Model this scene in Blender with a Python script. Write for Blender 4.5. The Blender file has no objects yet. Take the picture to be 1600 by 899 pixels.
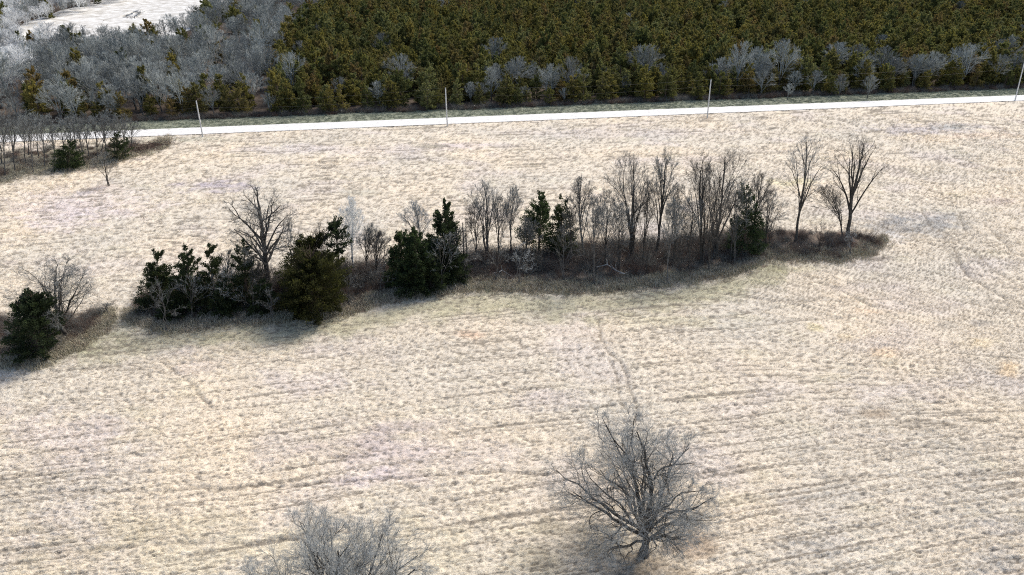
import bpy, math, random, time
import numpy as np
from mathutils import Vector
T0 = time.time()
rng = np.random.default_rng(7)
random.seed(7)
SC = bpy.context.scene
COL = SC.collection
R = math.radians

# ------------------------------------------------------------------ camera, sky, sun, exposure
CAM_H, PITCH, FPX = 48.0, R(27.0), 1066.7
cd = bpy.data.cameras.new('camera'); cam = bpy.data.objects.new('camera', cd); COL.objects.link(cam)
cam.location = (0, 0, CAM_H); cam.rotation_euler = (R(90) - PITCH, 0, 0)
cd.lens = 24.0; cd.sensor_width = 36.0; cd.clip_start = 0.5; cd.clip_end = 6000
SC.camera = cam
SUN_EL, SUN_AZ = R(47), R(42)          # azimuth measured from straight ahead towards the right
world = bpy.data.worlds.new('World'); SC.world = world; world.use_nodes = True
wn = world.node_tree; wn.nodes.clear()
wo = wn.nodes.new('ShaderNodeOutputWorld'); wb = wn.nodes.new('ShaderNodeBackground'); sk = wn.nodes.new('ShaderNodeTexSky')
sk.sky_type = 'NISHITA'; sk.sun_disc = False; sk.sun_elevation = SUN_EL; sk.sun_rotation = SUN_AZ
sk.air_density = 1.0; sk.dust_density = 2.5; sk.ozone_density = 1.0
wb.inputs['Strength'].default_value = 0.07
wn.links.new(sk.outputs[0], wb.inputs['Color']); wn.links.new(wb.outputs[0], wo.inputs['Surface'])
sd = bpy.data.lights.new('sun', 'SUN'); sun = bpy.data.objects.new('sun', sd); COL.objects.link(sun)
sd.energy = 1.5; sd.angle = R(22); sd.color = (1.0, 0.945, 0.86)
sdir = Vector((math.sin(SUN_AZ) * math.cos(SUN_EL), math.cos(SUN_AZ) * math.cos(SUN_EL), math.sin(SUN_EL)))
sun.rotation_euler = sdir.to_track_quat('Z', 'Y').to_euler(); sun.location = (60, 60, 80)
SC.view_settings.view_transform = 'Standard'; SC.view_settings.look = 'None'
SC.view_settings.gamma = 1.0; SC.view_settings.exposure = 1.53
SC.cycles.use_denoising = False; SC.cycles.use_adaptive_sampling = False; SC.cycles.filter_width = 1.1
SC.cycles.sample_clamp_indirect = 1.5; SC.cycles.sample_clamp_direct = 5
SC.cycles.max_bounces = 4; SC.cycles.diffuse_bounces = 2; SC.cycles.glossy_bounces = 1
SC.cycles.transmission_bounces = 2; SC.cycles.transparent_max_bounces = 4

# ------------------------------------------------------------------ noise
_perm = rng.permutation(4096)
def _h(ix, iy, s):
    return _perm[(_perm[(ix + s * 131) & 4095] + iy) & 4095]
def vnoise(x, y, s=0):                      # gradient noise, about -0.7..0.7
    x = np.asarray(x, float); y = np.asarray(y, float)
    ix = np.floor(x).astype(np.int64); iy = np.floor(y).astype(np.int64)
    fx = x - ix; fy = y - iy
    u = fx * fx * fx * (fx * (fx * 6 - 15) + 10); v = fy * fy * fy * (fy * (fy * 6 - 15) + 10)
    def g(a, b, dx, dy):
        t = _h(a, b, s) * (2 * math.pi / 4096)
        return np.cos(t) * dx + np.sin(t) * dy
    n0 = g(ix, iy, fx, fy); n1 = g(ix + 1, iy, fx - 1, fy)
    n2 = g(ix, iy + 1, fx, fy - 1); n3 = g(ix + 1, iy + 1, fx - 1, fy - 1)
    a = n0 + u * (n1 - n0); b = n2 + u * (n3 - n2)
    return (a + v * (b - a)) * 1.4
def fbm(x, y, o=3, s=0):
    t = 0; a = 1.0; n = 0
    for k in range(o):
        t = t + a * vnoise(x * 2 ** k, y * 2 ** k, s + k); n += a; a *= .5
    return t / n
def sstep(a, b, x):
    t = np.clip((x - a) / (b - a), 0, 1); return t * t * (3 - 2 * t)

# ------------------------------------------------------------------ where a point of the photograph lies on the ground
CP, SP = math.cos(PITCH), math.sin(PITCH)
def raydir(px, py):
    u = (np.asarray(px, float) - 800) / FPX; v = -(np.asarray(py, float) - 449.5) / FPX
    return u, CP + v * SP, -SP + v * CP
def ground_flat(px, py):
    x, y, z = raydir(px, py); t = -CAM_H / z
    return x * t, y * t
# the road runs straight: fit its near and far edges
_ax, _ay = ground_flat(400, 206.0); _bx, _by = ground_flat(1100, 178.0)
NS = (_by - _ay) / (_bx - _ax); NI = _ay - NS * _ax            # near edge y = NI + NS x
_cx, _cy = ground_flat(400, 196.0); _dx, _dy = ground_flat(1100, 168.0)
FS = (_dy - _cy) / (_dx - _cx); FI = _cy - FS * _cx
RS = (NS + FS) / 2
def y_near(x): return NI + RS * x + (NS - RS) * 0
def y_far(x): return FI + RS * x
def terr(x, y):
    x = np.asarray(x, float); y = np.asarray(y, float)
    d = y - y_far(x)
    z = 0.45 * vnoise(x / 55 + 3, y / 55, 11) * sstep(0, 25, -d - 6)
    r = np.maximum(d - 10, 0)
    z = z + 0.060 * r * r / (r + 18) + 1.1 * vnoise(x / 60, y / 60, 12) * sstep(10, 60, d)
    return z
def at(px, py):                             # bisection along the view ray
    px = np.atleast_1d(np.asarray(px, float)); py = np.atleast_1d(np.asarray(py, float))
    dx, dy, dz = raydir(px, py)
    lo = np.full(px.shape, 20.0); hi = np.full(px.shape, 1500.0)
    for _ in range(40):
        m = (lo + hi) / 2
        below = CAM_H + dz * m < terr(dx * m, dy * m)
        hi = np.where(below, m, hi); lo = np.where(below, lo, m)
    return dx * hi, dy * hi
def at1(px, py):
    x, y = at(px, py); return float(x[0]), float(y[0])
def top_at(px, py, Y):                      # the point over the vertical plane y = Y seen at (px, py)
    dx, dy, dz = raydir(px, py); t = Y / dy
    return float(dx * t), float(CAM_H + dz * t)
def to_px(x, y, z):
    rx, ry, rz = np.asarray(x, float), np.asarray(y, float), np.asarray(z, float) - CAM_H
    f = ry * CP - rz * SP; up = ry * SP + rz * CP
    return 800 + FPX * rx / f, 449.5 - FPX * up / f
def ppm(x, y, z=0.):
    return FPX / (np.asarray(y) * CP + (CAM_H - z) * SP)

# ------------------------------------------------------------------ mesh and object helpers
def mesh_np(name, V, quads=None, tris=None, smooth=False, mat=None):
    me = bpy.data.meshes.new(name)
    V = np.asarray(V, np.float32)
    q = np.zeros((0, 4), np.int32) if quads is None else np.asarray(quads, np.int32).reshape(-1, 4)
    t = np.zeros((0, 3), np.int32) if tris is None else np.asarray(tris, np.int32).reshape(-1, 3)
    me.vertices.add(len(V)); me.vertices.foreach_set('co', V.ravel())
    nl = q.size + t.size; me.loops.add(nl)
    me.loops.foreach_set('vertex_index', np.concatenate([q.ravel(), t.ravel()]))
    me.polygons.add(len(q) + len(t))
    ls = np.concatenate([np.arange(len(q)) * 4, q.size + np.arange(len(t)) * 3]).astype(np.int32)
    me.polygons.foreach_set('loop_start', ls)
    if smooth: me.polygons.foreach_set('use_smooth', np.ones(len(q) + len(t), bool))
    me.update(calc_edges=True)
    if mat: me.materials.append(mat)
    return me
def link(name, me, parent=None):
    o = bpy.data.objects.new(name, me); COL.objects.link(o)
    if parent is not None: o.parent = parent
    return o
def tag(o, label=None, cat=None, group=None, kind=None):
    if label: o['label'] = label
    if cat: o['category'] = cat
    if group: o['group'] = group
    if kind: o['kind'] = kind
    return o
def empty(name, loc, rz=0.0):
    o = bpy.data.objects.new(name, None); COL.objects.link(o); o.location = loc; o.rotation_euler.z = rz
    o.empty_display_size = 0.5
    return o

# ------------------------------------------------------------------ materials
def mat_new(name, rough=0.9, spec=0.15):
    m = bpy.data.materials.new(name); m.use_nodes = True
    nt = m.node_tree; b = nt.nodes['Principled BSDF']
    b.inputs['Roughness'].default_value = rough; b.inputs['Specular IOR Level'].default_value = spec
    return m, nt, b
def ramp(nt, stops, interp='LINEAR'):
    r = nt.nodes.new('ShaderNodeValToRGB'); e = r.color_ramp.elements; r.color_ramp.interpolation = interp
    while len(e) < len(stops): e.new(0.5)
    for k, (p, c) in enumerate(stops):
        e[k].position = p; e[k].color = (c[0], c[1], c[2], 1)
    return r
def mixc(nt, a, b, fac, mode='MIX'):
    m = nt.nodes.new('ShaderNodeMix'); m.data_type = 'RGBA'; m.blend_type = mode
    for sock, v in ((m.inputs[0], fac), (m.inputs[6], a), (m.inputs[7], b)):
        if isinstance(v, bpy.types.NodeSocket): nt.links.new(v, sock)
        elif isinstance(v, (int, float)): sock.default_value = v
        else: sock.default_value = (*v, 1)
    return m.outputs[2]
def bark_mat(name, c1, c2, scale=3.0, vary=0.25):
    m, nt, b = mat_new(name)
    tc = nt.nodes.new('ShaderNodeTexCoord'); n = nt.nodes.new('ShaderNodeTexNoise')
    n.inputs['Scale'].default_value = scale; n.inputs['Detail'].default_value = 4
    nt.links.new(tc.outputs['Object'], n.inputs['Vector'])
    r = ramp(nt, [(0.35, c1), (0.65, c2)]); nt.links.new(n.outputs[0], r.inputs[0])
    oi = nt.nodes.new('ShaderNodeObjectInfo')
    r2 = ramp(nt, [(0, (1 - vary,) * 3), (1, (1 + vary, 1 + vary, 1 + vary * .9))]); nt.links.new(oi.outputs['Random'], r2.inputs[0])
    nt.links.new(mixc(nt, r.outputs[0], r2.outputs[0], 1.0, 'MULTIPLY'), b.inputs['Base Color'])
    return m
def leaf_mat(name, stops, light=1.5):
    """needle foliage: each tree its own tint, sprays varying within it"""
    m, nt, b = mat_new(name, 0.75, 0.25)
    oi = nt.nodes.new('ShaderNodeObjectInfo')
    r = ramp(nt, stops); nt.links.new(oi.outputs['Random'], r.inputs[0])
    tc = nt.nodes.new('ShaderNodeTexCoord'); n = nt.nodes.new('ShaderNodeTexNoise')
    n.inputs['Scale'].default_value = 1.3; n.inputs['Detail'].default_value = 3
    nt.links.new(tc.outputs['Object'], n.inputs['Vector'])
    r2 = ramp(nt, [(0.3, (0.55, 0.55, 0.55)), (0.52, (1, 1, 1)), (0.75, (light, light * .95, light * .6))])
    nt.links.new(n.outputs[0], r2.inputs[0])
    col = mixc(nt, r.outputs[0], r2.outputs[0], 1.0, 'MULTIPLY')
    nt.links.new(col, b.inputs['Base Color'])
    tr = nt.nodes.new('ShaderNodeBsdfTranslucent'); nt.links.new(col, tr.inputs['Color']); ms = nt.nodes.new('ShaderNodeMixShader'); ms.inputs[0].default_value = .38
    nt.links.new(b.outputs[0], ms.inputs[1]); nt.links.new(tr.outputs[0], ms.inputs[2]); nt.links.new(ms.outputs[0], nt.nodes['Material Output'].inputs['Surface'])
    return m
M = {}
M['bark_dark'] = bark_mat('bark_dark', (.045, .038, .032), (.11, .10, .088))
M['bark_grey'] = bark_mat('bark_grey', (.075, .07, .063), (.17, .16, .15))
M['bark_pale'] = bark_mat('bark_pale', (.30, .30, .29), (.55, .55, .53))
M['bark_white'] = bark_mat('bark_white', (.62, .61, .58), (.85, .84, .82))
M['bark_cedar'] = bark_mat('bark_cedar', (.07, .05, .04), (.15, .11, .085))
M['twig_dark'] = bark_mat('twig_dark', (.10, .09, .08), (.17, .16, .145))
M['twig_grey'] = bark_mat('twig_grey', (.15, .155, .15), (.25, .26, .255))
M['twig_pale'] = bark_mat('twig_pale', (.34, .36, .36), (.55, .57, .57))
M['twig_wood'] = bark_mat('twig_wood', (.185, .20, .195), (.34, .36, .352), 0.6, 0.35)
M['twig_far'] = bark_mat('twig_far', (.55, .555, .555), (.78, .785, .785), 0.6, 0.3)
M['brush_brown'] = bark_mat('brush_brown', (.085, .055, .045), (.20, .14, .115), 1.0, .4)
M['brush_grey'] = bark_mat('brush_grey', (.13, .13, .12), (.25, .25, .23), 1.0, .4)
M['cedar_dark'] = leaf_mat('cedar_dark', [(0, (.034, .050, .024)), (.5, (.045, .062, .028)), (1, (.06, .07, .03))], 1.9)
M['cedar_green'] = leaf_mat('cedar_green', [(0, (.038, .060, .026)), (1, (.052, .074, .03))], 2.0)
M['cedar_olive'] = leaf_mat('cedar_olive', [(0, (.040, .044, .014)), (1, (.05, .05, .016))], 2.7)
M['cedar_wood'] = leaf_mat('cedar_wood', [(0, (.135, .125, .042)), (.16, (.215, .195, .052)), (.32, (.095, .11, .040)), (.46, (.24, .20, .056)),
                                          (.60, (.11, .125, .042)), (.74, (.215, .155, .060)), (.86, (.155, .165, .055)), (1, (.20, .205, .085))], 1.35)
M['cedar_wood'].node_tree.nodes['Noise Texture'].inputs['Scale'].default_value = .5
M['twig_oak'] = bark_mat('twig_oak', (.22, .225, .22), (.35, .36, .355))

# ------------------------------------------------------------------ tube meshes for trees
def frames(D):
    ref = np.where(np.abs(D[:, 2:3]) > 0.9, np.array([[1., 0, 0]]), np.array([[0, 0, 1.]]))
    A = np.cross(D, ref); A /= np.linalg.norm(A, axis=1, keepdims=True) + 1e-9
    B = np.cross(D, A)
    return A, B
def tubes(P, par, rad, sel, n):
    """prisms along the edges parent->node for nodes in sel, rings shared along each chain"""
    N = len(P); D = np.zeros_like(P); ok = par >= 0
    D[ok] = P[ok] - P[par[ok]]; L = np.linalg.norm(D, axis=1, keepdims=True); D = np.where(L > 1e-6, D / np.maximum(L, 1e-6), [[0, 0, 1.]])
    D = D + 1e-4
    D /= np.linalg.norm(D, axis=1, keepdims=True)
    main = np.full(N, -1); best = np.full(N, -1.0)
    for c in range(N):
        p = par[c]
        if p >= 0 and rad[c] > best[p]: best[p] = rad[c]; main[p] = c
    ang = np.arange(n) * 2 * math.pi / n
    ca, sa = np.cos(ang), np.sin(ang)
    A, B = frames(D)
    ring = lambda C, a, b, r: (C[:, None, :] + r[:, None, None] * (a[:, None, :] * ca[None, :, None] + b[:, None, :] * sa[None, :, None])).reshape(-1, 3)
    V1 = ring(P, A, B, rad)
    c = sel; p = par[c]; ismain = main[p] == c
    cm, cb = c[ismain], c[~ismain]
    V2 = ring(P[par[cb]], A[cb], B[cb], np.minimum(rad[cb] * 1.15, rad[par[cb]]))
    k = np.arange(n); k2 = (k + 1) % n
    def q(base0, base1):
        return np.stack([base0[:, None] + k, base0[:, None] + k2, base1[:, None] + k2, base1[:, None] + k], -1).reshape(-1, 4)
    Q = np.concatenate([q(par[cm] * n, cm * n), q(N * n + np.arange(len(cb)) * n, cb * n)])
    V = np.concatenate([V1, V2])
    used = np.unique(Q); remap = np.full(len(V), -1); remap[used] = np.arange(len(used))
    return V[used], remap[Q]
def sticks(P0, P1, r0, r1):
    """three sided tapering sticks from P0 to P1"""
    n = len(P0)
    D = P1 - P0; D = D / (np.linalg.norm(D, axis=1, keepdims=True) + 1e-9); A, B = frames(D)
    a = np.arange(3) * 2 * math.pi / 3
    r0 = np.broadcast_to(r0, (n,)); r1 = np.broadcast_to(r1, (n,))
    f = lambda C, r: (C[:, None, :] + r[:, None, None] * (A[:, None] * np.cos(a)[None, :, None] + B[:, None] * np.sin(a)[None, :, None]))
    V = np.concatenate([f(P0, r0), f(P1, r1)], 1).reshape(-1, 3)
    b = np.arange(n)[:, None, None] * 6
    Q = np.array([[0, 1, 4, 3], [1, 2, 5, 4], [2, 0, 3, 5]])[None] + b
    return V, Q.reshape(-1, 4)
def unit(v): return v / (np.linalg.norm(v, axis=-1, keepdims=True) + 1e-9)

def chains(P, Rr, n):
    """round tubes along many polylines at once: P (branches, points, 3), Rr (branches, points)"""
    nb, m, _ = P.shape
    T = np.empty_like(P); T[:, 1:-1] = P[:, 2:] - P[:, :-2]; T[:, 0] = P[:, 1] - P[:, 0]; T[:, -1] = P[:, -1] - P[:, -2]
    T = unit(T + 1e-5)
    ref = np.where(np.abs(T[:, :1, 2:3]) > .85, np.array([1., 0, 0]), np.array([0, 0, 1.]))
    A = unit(np.cross(T, ref)); B = np.cross(T, A)
    an = np.arange(n) * 2 * math.pi / n
    V = P[:, :, None] + Rr[:, :, None, None] * (A[:, :, None] * np.cos(an)[:, None] + B[:, :, None] * np.sin(an)[:, None])
    base = (np.arange(nb) * m * n)[:, None, None] + (np.arange(m - 1) * n)[None, :, None]
    k = np.arange(n); k2 = (k + 1) % n
    Q = np.stack([base + k, base + k2, base + k2 + n, base + k + n], -1).reshape(-1, 4)
    return V.reshape(-1, 3), Q
def join(parts):
    Vs, Qs, off = [], [], 0
    for v, q in parts:
        Vs.append(v); Qs.append(q + off); off += len(v)
    return np.concatenate(Vs), np.concatenate(Qs)
def reach(p, d, c, r):
    """distance from p along d to the crown's ellipsoid"""
    a = (p - c) / r; b = d / r; A = (b * b).sum(-1); Bq = (a * b).sum(-1); Cq = (a * a).sum(-1) - 1
    D = np.maximum(Bq * Bq - A * Cq, 0); t = (-Bq + np.sqrt(D)) / A
    e = (p + d * t[:, None] - c) / r; az = np.arctan2(e[:, 1], e[:, 0]); k = c[0] * 7.3 + r[0] * 3.1
    lob = .90 + .10 * np.sin(3 * az + k) + .09 * np.sin(5 * az + 4 * e[:, 2] + 2 * k) + .10 * np.sin(7 * e[:, 2] + 2 * az + k) + .05 * np.sin(13 * az + 9 * e[:, 2])
    return np.maximum(t * lob, .30)
def grow(g, P, Rr, cnt, ang, ratio, c, r, m, wig, up, t0=.2, rmul=.6, rmin=.004, out=.25):
    """side branches from every polyline in P, kept inside the crown"""
    nb, mp, _ = P.shape
    L = np.linalg.norm(np.diff(P, axis=1), axis=2).sum(1)
    t = t0 + (1 - t0) * (np.arange(cnt)[None, :] + g.uniform(.1, .9, (nb, cnt))) / cnt
    f = t * (mp - 1); i = np.minimum(f.astype(int), mp - 2); w = (f - i)[..., None]; rows = np.arange(nb)[:, None]
    S = P[rows, i] * (1 - w) + P[rows, i + 1] * w; D = unit(P[rows, i + 1] - P[rows, i])
    rad = (Rr[rows, i] * (1 - w[..., 0]) + Rr[rows, i + 1] * w[..., 0])
    S = S.reshape(-1, 3); D = D.reshape(-1, 3); n = len(S)
    q = unit(np.cross(D, g.normal(0, 1, (n, 3)))); q = unit(q + out * unit(S - c) + [0, 0, up * .6])
    an = ang * g.uniform(.65, 1.3, (n, 1)); d = unit(D * np.cos(an) + q * np.sin(an))
    ln = (L[:, None] * ratio * (1.15 - .55 * t)).reshape(-1) * g.uniform(.5, 1.2, n)
    ln = np.minimum(ln, reach(S, d, c, r) * g.uniform(.8, 1.06, n)) + .08
    out_P = np.empty((n, m + 1, 3)); out_P[:, 0] = S; st = ln[:, None] / m; p = S
    for k in range(m):
        p = p + d * st; out_P[:, k + 1] = p
        d = unit(d + g.normal(0, wig, (n, 3)) + [0, 0, up * .25])
    r0 = np.maximum(rad.reshape(-1) * rmul * g.uniform(.75, 1.1, n), rmin)
    return out_P, r0[:, None] * np.linspace(1, .38, m + 1)[None]
def bezier(a, b, c, m):
    t = np.linspace(0, 1, m + 1)[:, None]; return (1 - t) ** 2 * a + 2 * t * (1 - t) * b + t * t * c
TRIS = [0]
def skeleton(g, H, fork, w, wd, zlow, shift, rt, kind, nl, stems, wig, topx):
    """trunks and main limbs aimed at points spread over the crown's surface"""
    c = np.array([shift, 0, (H + zlow) / 2]); r = np.array([w, wd, (H - zlow) / 2])
    trunks, tr = [], []; mt = 8
    for k in range(stems):
        o = np.array([0, 0, -.2]) + (0 if k == 0 else 1) * np.array([g.uniform(-.3, .3), g.uniform(-.3, .3), 0])
        f = np.array(fork) + (np.array([g.uniform(-.2, .2) * w, g.uniform(-.2, .2) * w, g.uniform(-.15, .15) * fork[2]]) if k else 0)
        P = bezier(o, (o + f) / 2 + [g.normal(0, .12), g.normal(0, .12), 0], f, mt); P[1:-1] += g.normal(0, wig * .25, (mt - 1, 3)) * [1, 1, .2]
        rr = rt * (1 if k == 0 else .75) / (1 if stems < 3 else 1.25)
        z = P[:, 2]; trunks.append(P); tr.append(rr * (1 - .28 * np.clip(z / max(f[2], .5), 0, 1)) * (1 + .55 * np.exp(-np.maximum(z, 0) / .3)))
    L, Lr = [], []; ga = g.uniform(0, 6.28); m = 9
    for k in range(nl):
        st = k % stems; T, Tr = trunks[st], tr[st]
        # golden angle spread; elevations run from the crown's underside to its top
        q = (k + .5) / nl
        if kind == 'vase': el = math.asin(min(1, -.30 + 1.30 * q ** .7)) if k else 1.45
        elif kind == 'narrow': el = -.2 + 1.75 * q
        else: el = math.asin(min(1, -.62 + 1.62 * q ** .8)) if k else 1.4
        az = ga + k * 2.39996 + g.normal(0, .15)
        if k == 0: el = 1.5
        tgt = c + r * np.array([math.cos(az) * math.cos(el), math.sin(az) * math.cos(el), math.sin(el)]) * (g.uniform(.62, .93) if k else .90)
        tgt[0] += (topx - shift) * np.clip((tgt[2] - c[2]) / r[2], -.5, 1) * .8
        tt = 1.0 if (k == 0 or kind == 'vase' and q > .7) else (g.uniform(.42, 1.0) if kind != 'oak' else .50 + .5 * q)
        i = tt * mt; i0 = min(int(i), mt - 1); a = T[i0] + (T[i0 + 1] - T[i0]) * (i - i0); ra = Tr[min(mt, i0 + 1)]
        dd_ = np.linalg.norm(tgt - a)
        h = {'vase': np.array([0, 0, .26 * dd_]), 'narrow': np.array([0, 0, .22 * dd_]), 'oak': np.array([0, 0, .13 * dd_ * (1 if el > .1 else -.1)])}[kind]
        P = bezier(a, (a + tgt) / 2 + h + g.normal(0, .05 * dd_, 3), tgt, m)
        nz_ = np.cumsum(g.normal(0, wig * .16 * dd_ / m * 2, (m + 1, 3)), 0); nz_ -= nz_[0]; P += nz_ - nz_[-1] * np.linspace(0, 1, m + 1)[:, None] * .5
        L.append(P); rb = ra * (.92 if k == 0 else g.uniform(.42, .68)) ; Lr.append(rb * np.linspace(1, .16, m + 1) ** .9)
    return c, r, np.array(trunks), np.array(tr), np.array(L), np.array(Lr)
def bare_tree(label, base_px, fork_px, top_px, x0, x1, rt, kind='vase', bark='bark_grey', twig='twig_grey', n=700, stems=1, seed=0,
              group=None, tw=2, tlen=.9, trad=.013, low=None, cat='tree', name='bare_tree', limbs=False, up=.12, depth=1.0, thr=.03, lv=None, wig=None, nl=None):
    g = np.random.default_rng(seed + 100)
    bx, by = at1(*base_px); bz = float(terr(bx, by))
    fx, fz = top_at(*fork_px, by); tx, tz = top_at(*top_px, by)
    s = ppm(bx, by, bz); w = (x1 - x0) / s / 2
    cxl, _ = top_at((x0 + x1) / 2, (fork_px[1] + top_px[1]) / 2, by)
    H = tz - bz; fz -= bz; fx -= bx; tx -= bx; cxl -= bx; fz = max(.6, fz)
    zlow = fz * (0.50 if kind != 'oak' else .45) if low is None else low
    wig = wig if wig is not None else (.40 if kind == 'oak' else .17)
    nl = nl or {True: 17, False: 9}[bool(limbs)] + (2 if stems > 2 else 0)
    c, r, T, Tr, L1, R1 = skeleton(g, H, (fx, 0, fz), w, w * depth, zlow, cxl, rt, kind, nl, stems, wig, tx)
    lv = lv or ((8, 7, 6, 5) if limbs else (6, 5, 4, 2))
    a0 = .75 if kind == 'oak' else .5
    L2, R2 = grow(g, L1, R1, lv[0], a0, .55, c, r, 6, wig * .8, up, .15, .55, trad * 1.6)
    L3, R3 = grow(g, L2, R2, lv[1], a0 * 1.05, .55, c, r * 1.02, 4, wig * .8, up, .15, .55, trad * 1.25)
    L4, R4 = grow(g, L3, R3, lv[2], a0 * 1.0, .65, c, r * 1.05, 2, wig, up, .1, .6, trad)
    if lv[3]: L5, R5 = grow(g, L4, R4, lv[3], a0 * .95, .85, c, r * 1.10, 1, wig, up, .1, .7, trad * .8)
    root = empty(name, (bx, by, bz)); tag(root, label, cat, group)
    for a_, b_ in zip(T, Tr):
        v, q = chains(a_[None], b_[None], 9); link('trunk', mesh_np('trunk', v, q, smooth=True, mat=M[bark]), root); TRIS[0] += 2 * len(q)
    parts = []
    if limbs:
        for P, rr in zip(L1, R1):
            v, q = chains(P[None], rr[None], 7); link('limb', mesh_np('limb', v, q, smooth=True, mat=M[bark]), root); TRIS[0] += 2 * len(q)
    else: parts.append(chains(L1, R1, 6))
    parts += [chains(L2, R2, 5), chains(L3, R3, 3)]
    v, q = join(parts); crown = link('crown', mesh_np('crown', v, q, smooth=True, mat=M[bark]), root); TRIS[0] += 2 * len(q)
    v, q = join([chains(L4, R4, 3)] + ([chains(L5, R5, 3)] if lv[3] else [])); tg = link('twigs', mesh_np('twigs', v, q, mat=M[twig]), crown); tg['kind'] = 'stuff'; TRIS[0] += 2 * len(q)
    return root

# ------------------------------------------------------------------ cedars
def cedar_mesh(g, H, W, nb=110, ns=34, ll=.42, lw=.13, form='cone', skirt=.05, sparse=0.0):
    """returns trunk(v,q) and foliage(v,q): plumes of kite shaped sprays on ascending branches"""
    nb, ns = int(nb * .95), int(ns * 1.2); t = np.sort(g.uniform(0, 1, nb)) ** .9
    if form in ('cone', 'full'): t = 1 - (1 - np.sort(g.uniform(0, .998, nb))) ** .50
    z0 = H * (skirt + (.93 - skirt) * t)
    if form == 'cone': prof = (1.03 - t) ** .85 * (.62 + .38 * sstep(0, .16, t))
    elif form == 'full': prof = np.clip(1.03 - t, 0, 1) ** .72
    elif form == 'oval': prof = np.sqrt(np.clip(1 - (2 * (t * .92 + .06) - .95) ** 2 * .93, 0.02, 1)) * (1 - .25 * t)
    else: prof = np.clip(1.15 - t, 0, 1) ** .4 * (.35 + .65 * sstep(.1, .45, t))
    az = g.uniform(0, 6.283, nb)
    lob = 1 + .22 * np.sin(2 * az + g.random() * 6) + .18 * np.sin(3 * az + 5 * t + g.random() * 6) + g.normal(0, .13, nb)
    lob = np.clip(lob, .72, 1.18)
    L = np.maximum(W / 2 * prof * lob, .12)
    if sparse: L *= g.uniform(1 - sparse, 1, nb)
    el = -.08 + 1.25 * t ** 1.15 + g.normal(0, .12, nb)
    d = np.stack([np.cos(az) * np.cos(el), np.sin(az) * np.cos(el), np.sin(el)], 1)
    ln = L / np.cos(el) ** .6
    s = g.uniform(.22, 1.0, (nb, ns)) ** .75
    C = np.stack([0 * z0, 0 * z0, z0], 1)[:, None, :] + d[:, None, :] * (s * ln[:, None])[..., None]
    C[..., 2] += (s ** 2) * (L * .10)[:, None]
    sp = (.11 + .09 * L)[:, None, None] * (1.15 - .75 * s)[..., None]
    C = C + g.normal(0, 1, C.shape) * sp
    od = unit(d[:, None, :] * .9 + np.array([0, 0, .45]) + g.normal(0, .42, C.shape))
    C = C.reshape(-1, 3); od = od.reshape(-1, 3); n = len(C)
    C[:, 2] = np.maximum(C[:, 2], .08)
    zt = np.percentile(C[:, 2], 99.7) + ll * .4
    C[:, 2] *= H / zt; rh = np.percentile(np.abs(C[:, 0]), 98.5); C[:, 0] *= W / 2.12 / rh; C[:, 1] *= W / 2 / np.percentile(np.abs(C[:, 1]), 98.5)
    side = unit(np.cross(od, g.normal(0, 1, (n, 3))))
    l = ll * g.uniform(.55, 1.2, (n, 1)); w = lw * g.uniform(.6, 1.3, (n, 1))
    V = np.stack([C - od * l * .4, C + side * w, C + od * l * .6, C - side * w], 1).reshape(-1, 3)
    Q = np.arange(n * 4).reshape(-1, 4)
    # trunk and branches
    Pn = np.stack([np.zeros(8), np.zeros(8), np.linspace(-.1, H * .93, 8)], 1); Pn[1:, :2] += g.normal(0, .05, (7, 2))
    par = np.arange(8) - 1; rad = np.linspace(.035 * H ** .75 + .05, .02, 8)
    tv, tq = tubes(Pn, par, rad, np.arange(1, 8), 7)
    b0 = np.stack([0 * z0, 0 * z0, z0], 1); bv, bq = sticks(b0, b0 + d * ln[:, None] * .85, .03, .01)
    return (np.concatenate([tv, bv]), np.concatenate([tq, bq + len(tv)])), (V, Q)
def cedar(label, base_px, top_px, x0, x1, form='cone', leaf='cedar_dark', nb=110, ns=60, seed=0, skirt=.05, sparse=0., group=None, ll=.34, lw=.075, Wd=None):
    g = np.random.default_rng(seed + 500)
    bx, by = at1(*base_px); bz = float(terr(bx, by)); tx, tz = top_at(*top_px, by); s = ppm(bx, by, bz)
    H = tz - bz; W = (x1 - x0) / s
    (tv, tq), (v, q) = cedar_mesh(g, H, W, nb, int(ns * 1.3), ll * 1.03, lw * 1.04, form, skirt, sparse)
    lean = (tx - bx) / H
    cx, _ = top_at((x0 + x1) / 2, (base_px[1] + top_px[1]) / 2, by)
    for a in (tv, v): a[:, 0] += lean * np.clip(a[:, 2], 0, None) + 0 * (cx - bx)
    root = empty('cedar_tree', (bx, by, bz)); tag(root, label, 'tree', group)
    link('trunk', mesh_np('trunk', tv, tq, mat=M['bark_cedar']), root)
    link('crown', mesh_np('crown', v, q, mat=M[leaf]), root); TRIS[0] += 2 * (len(q) + len(tq))
    return root

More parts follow.
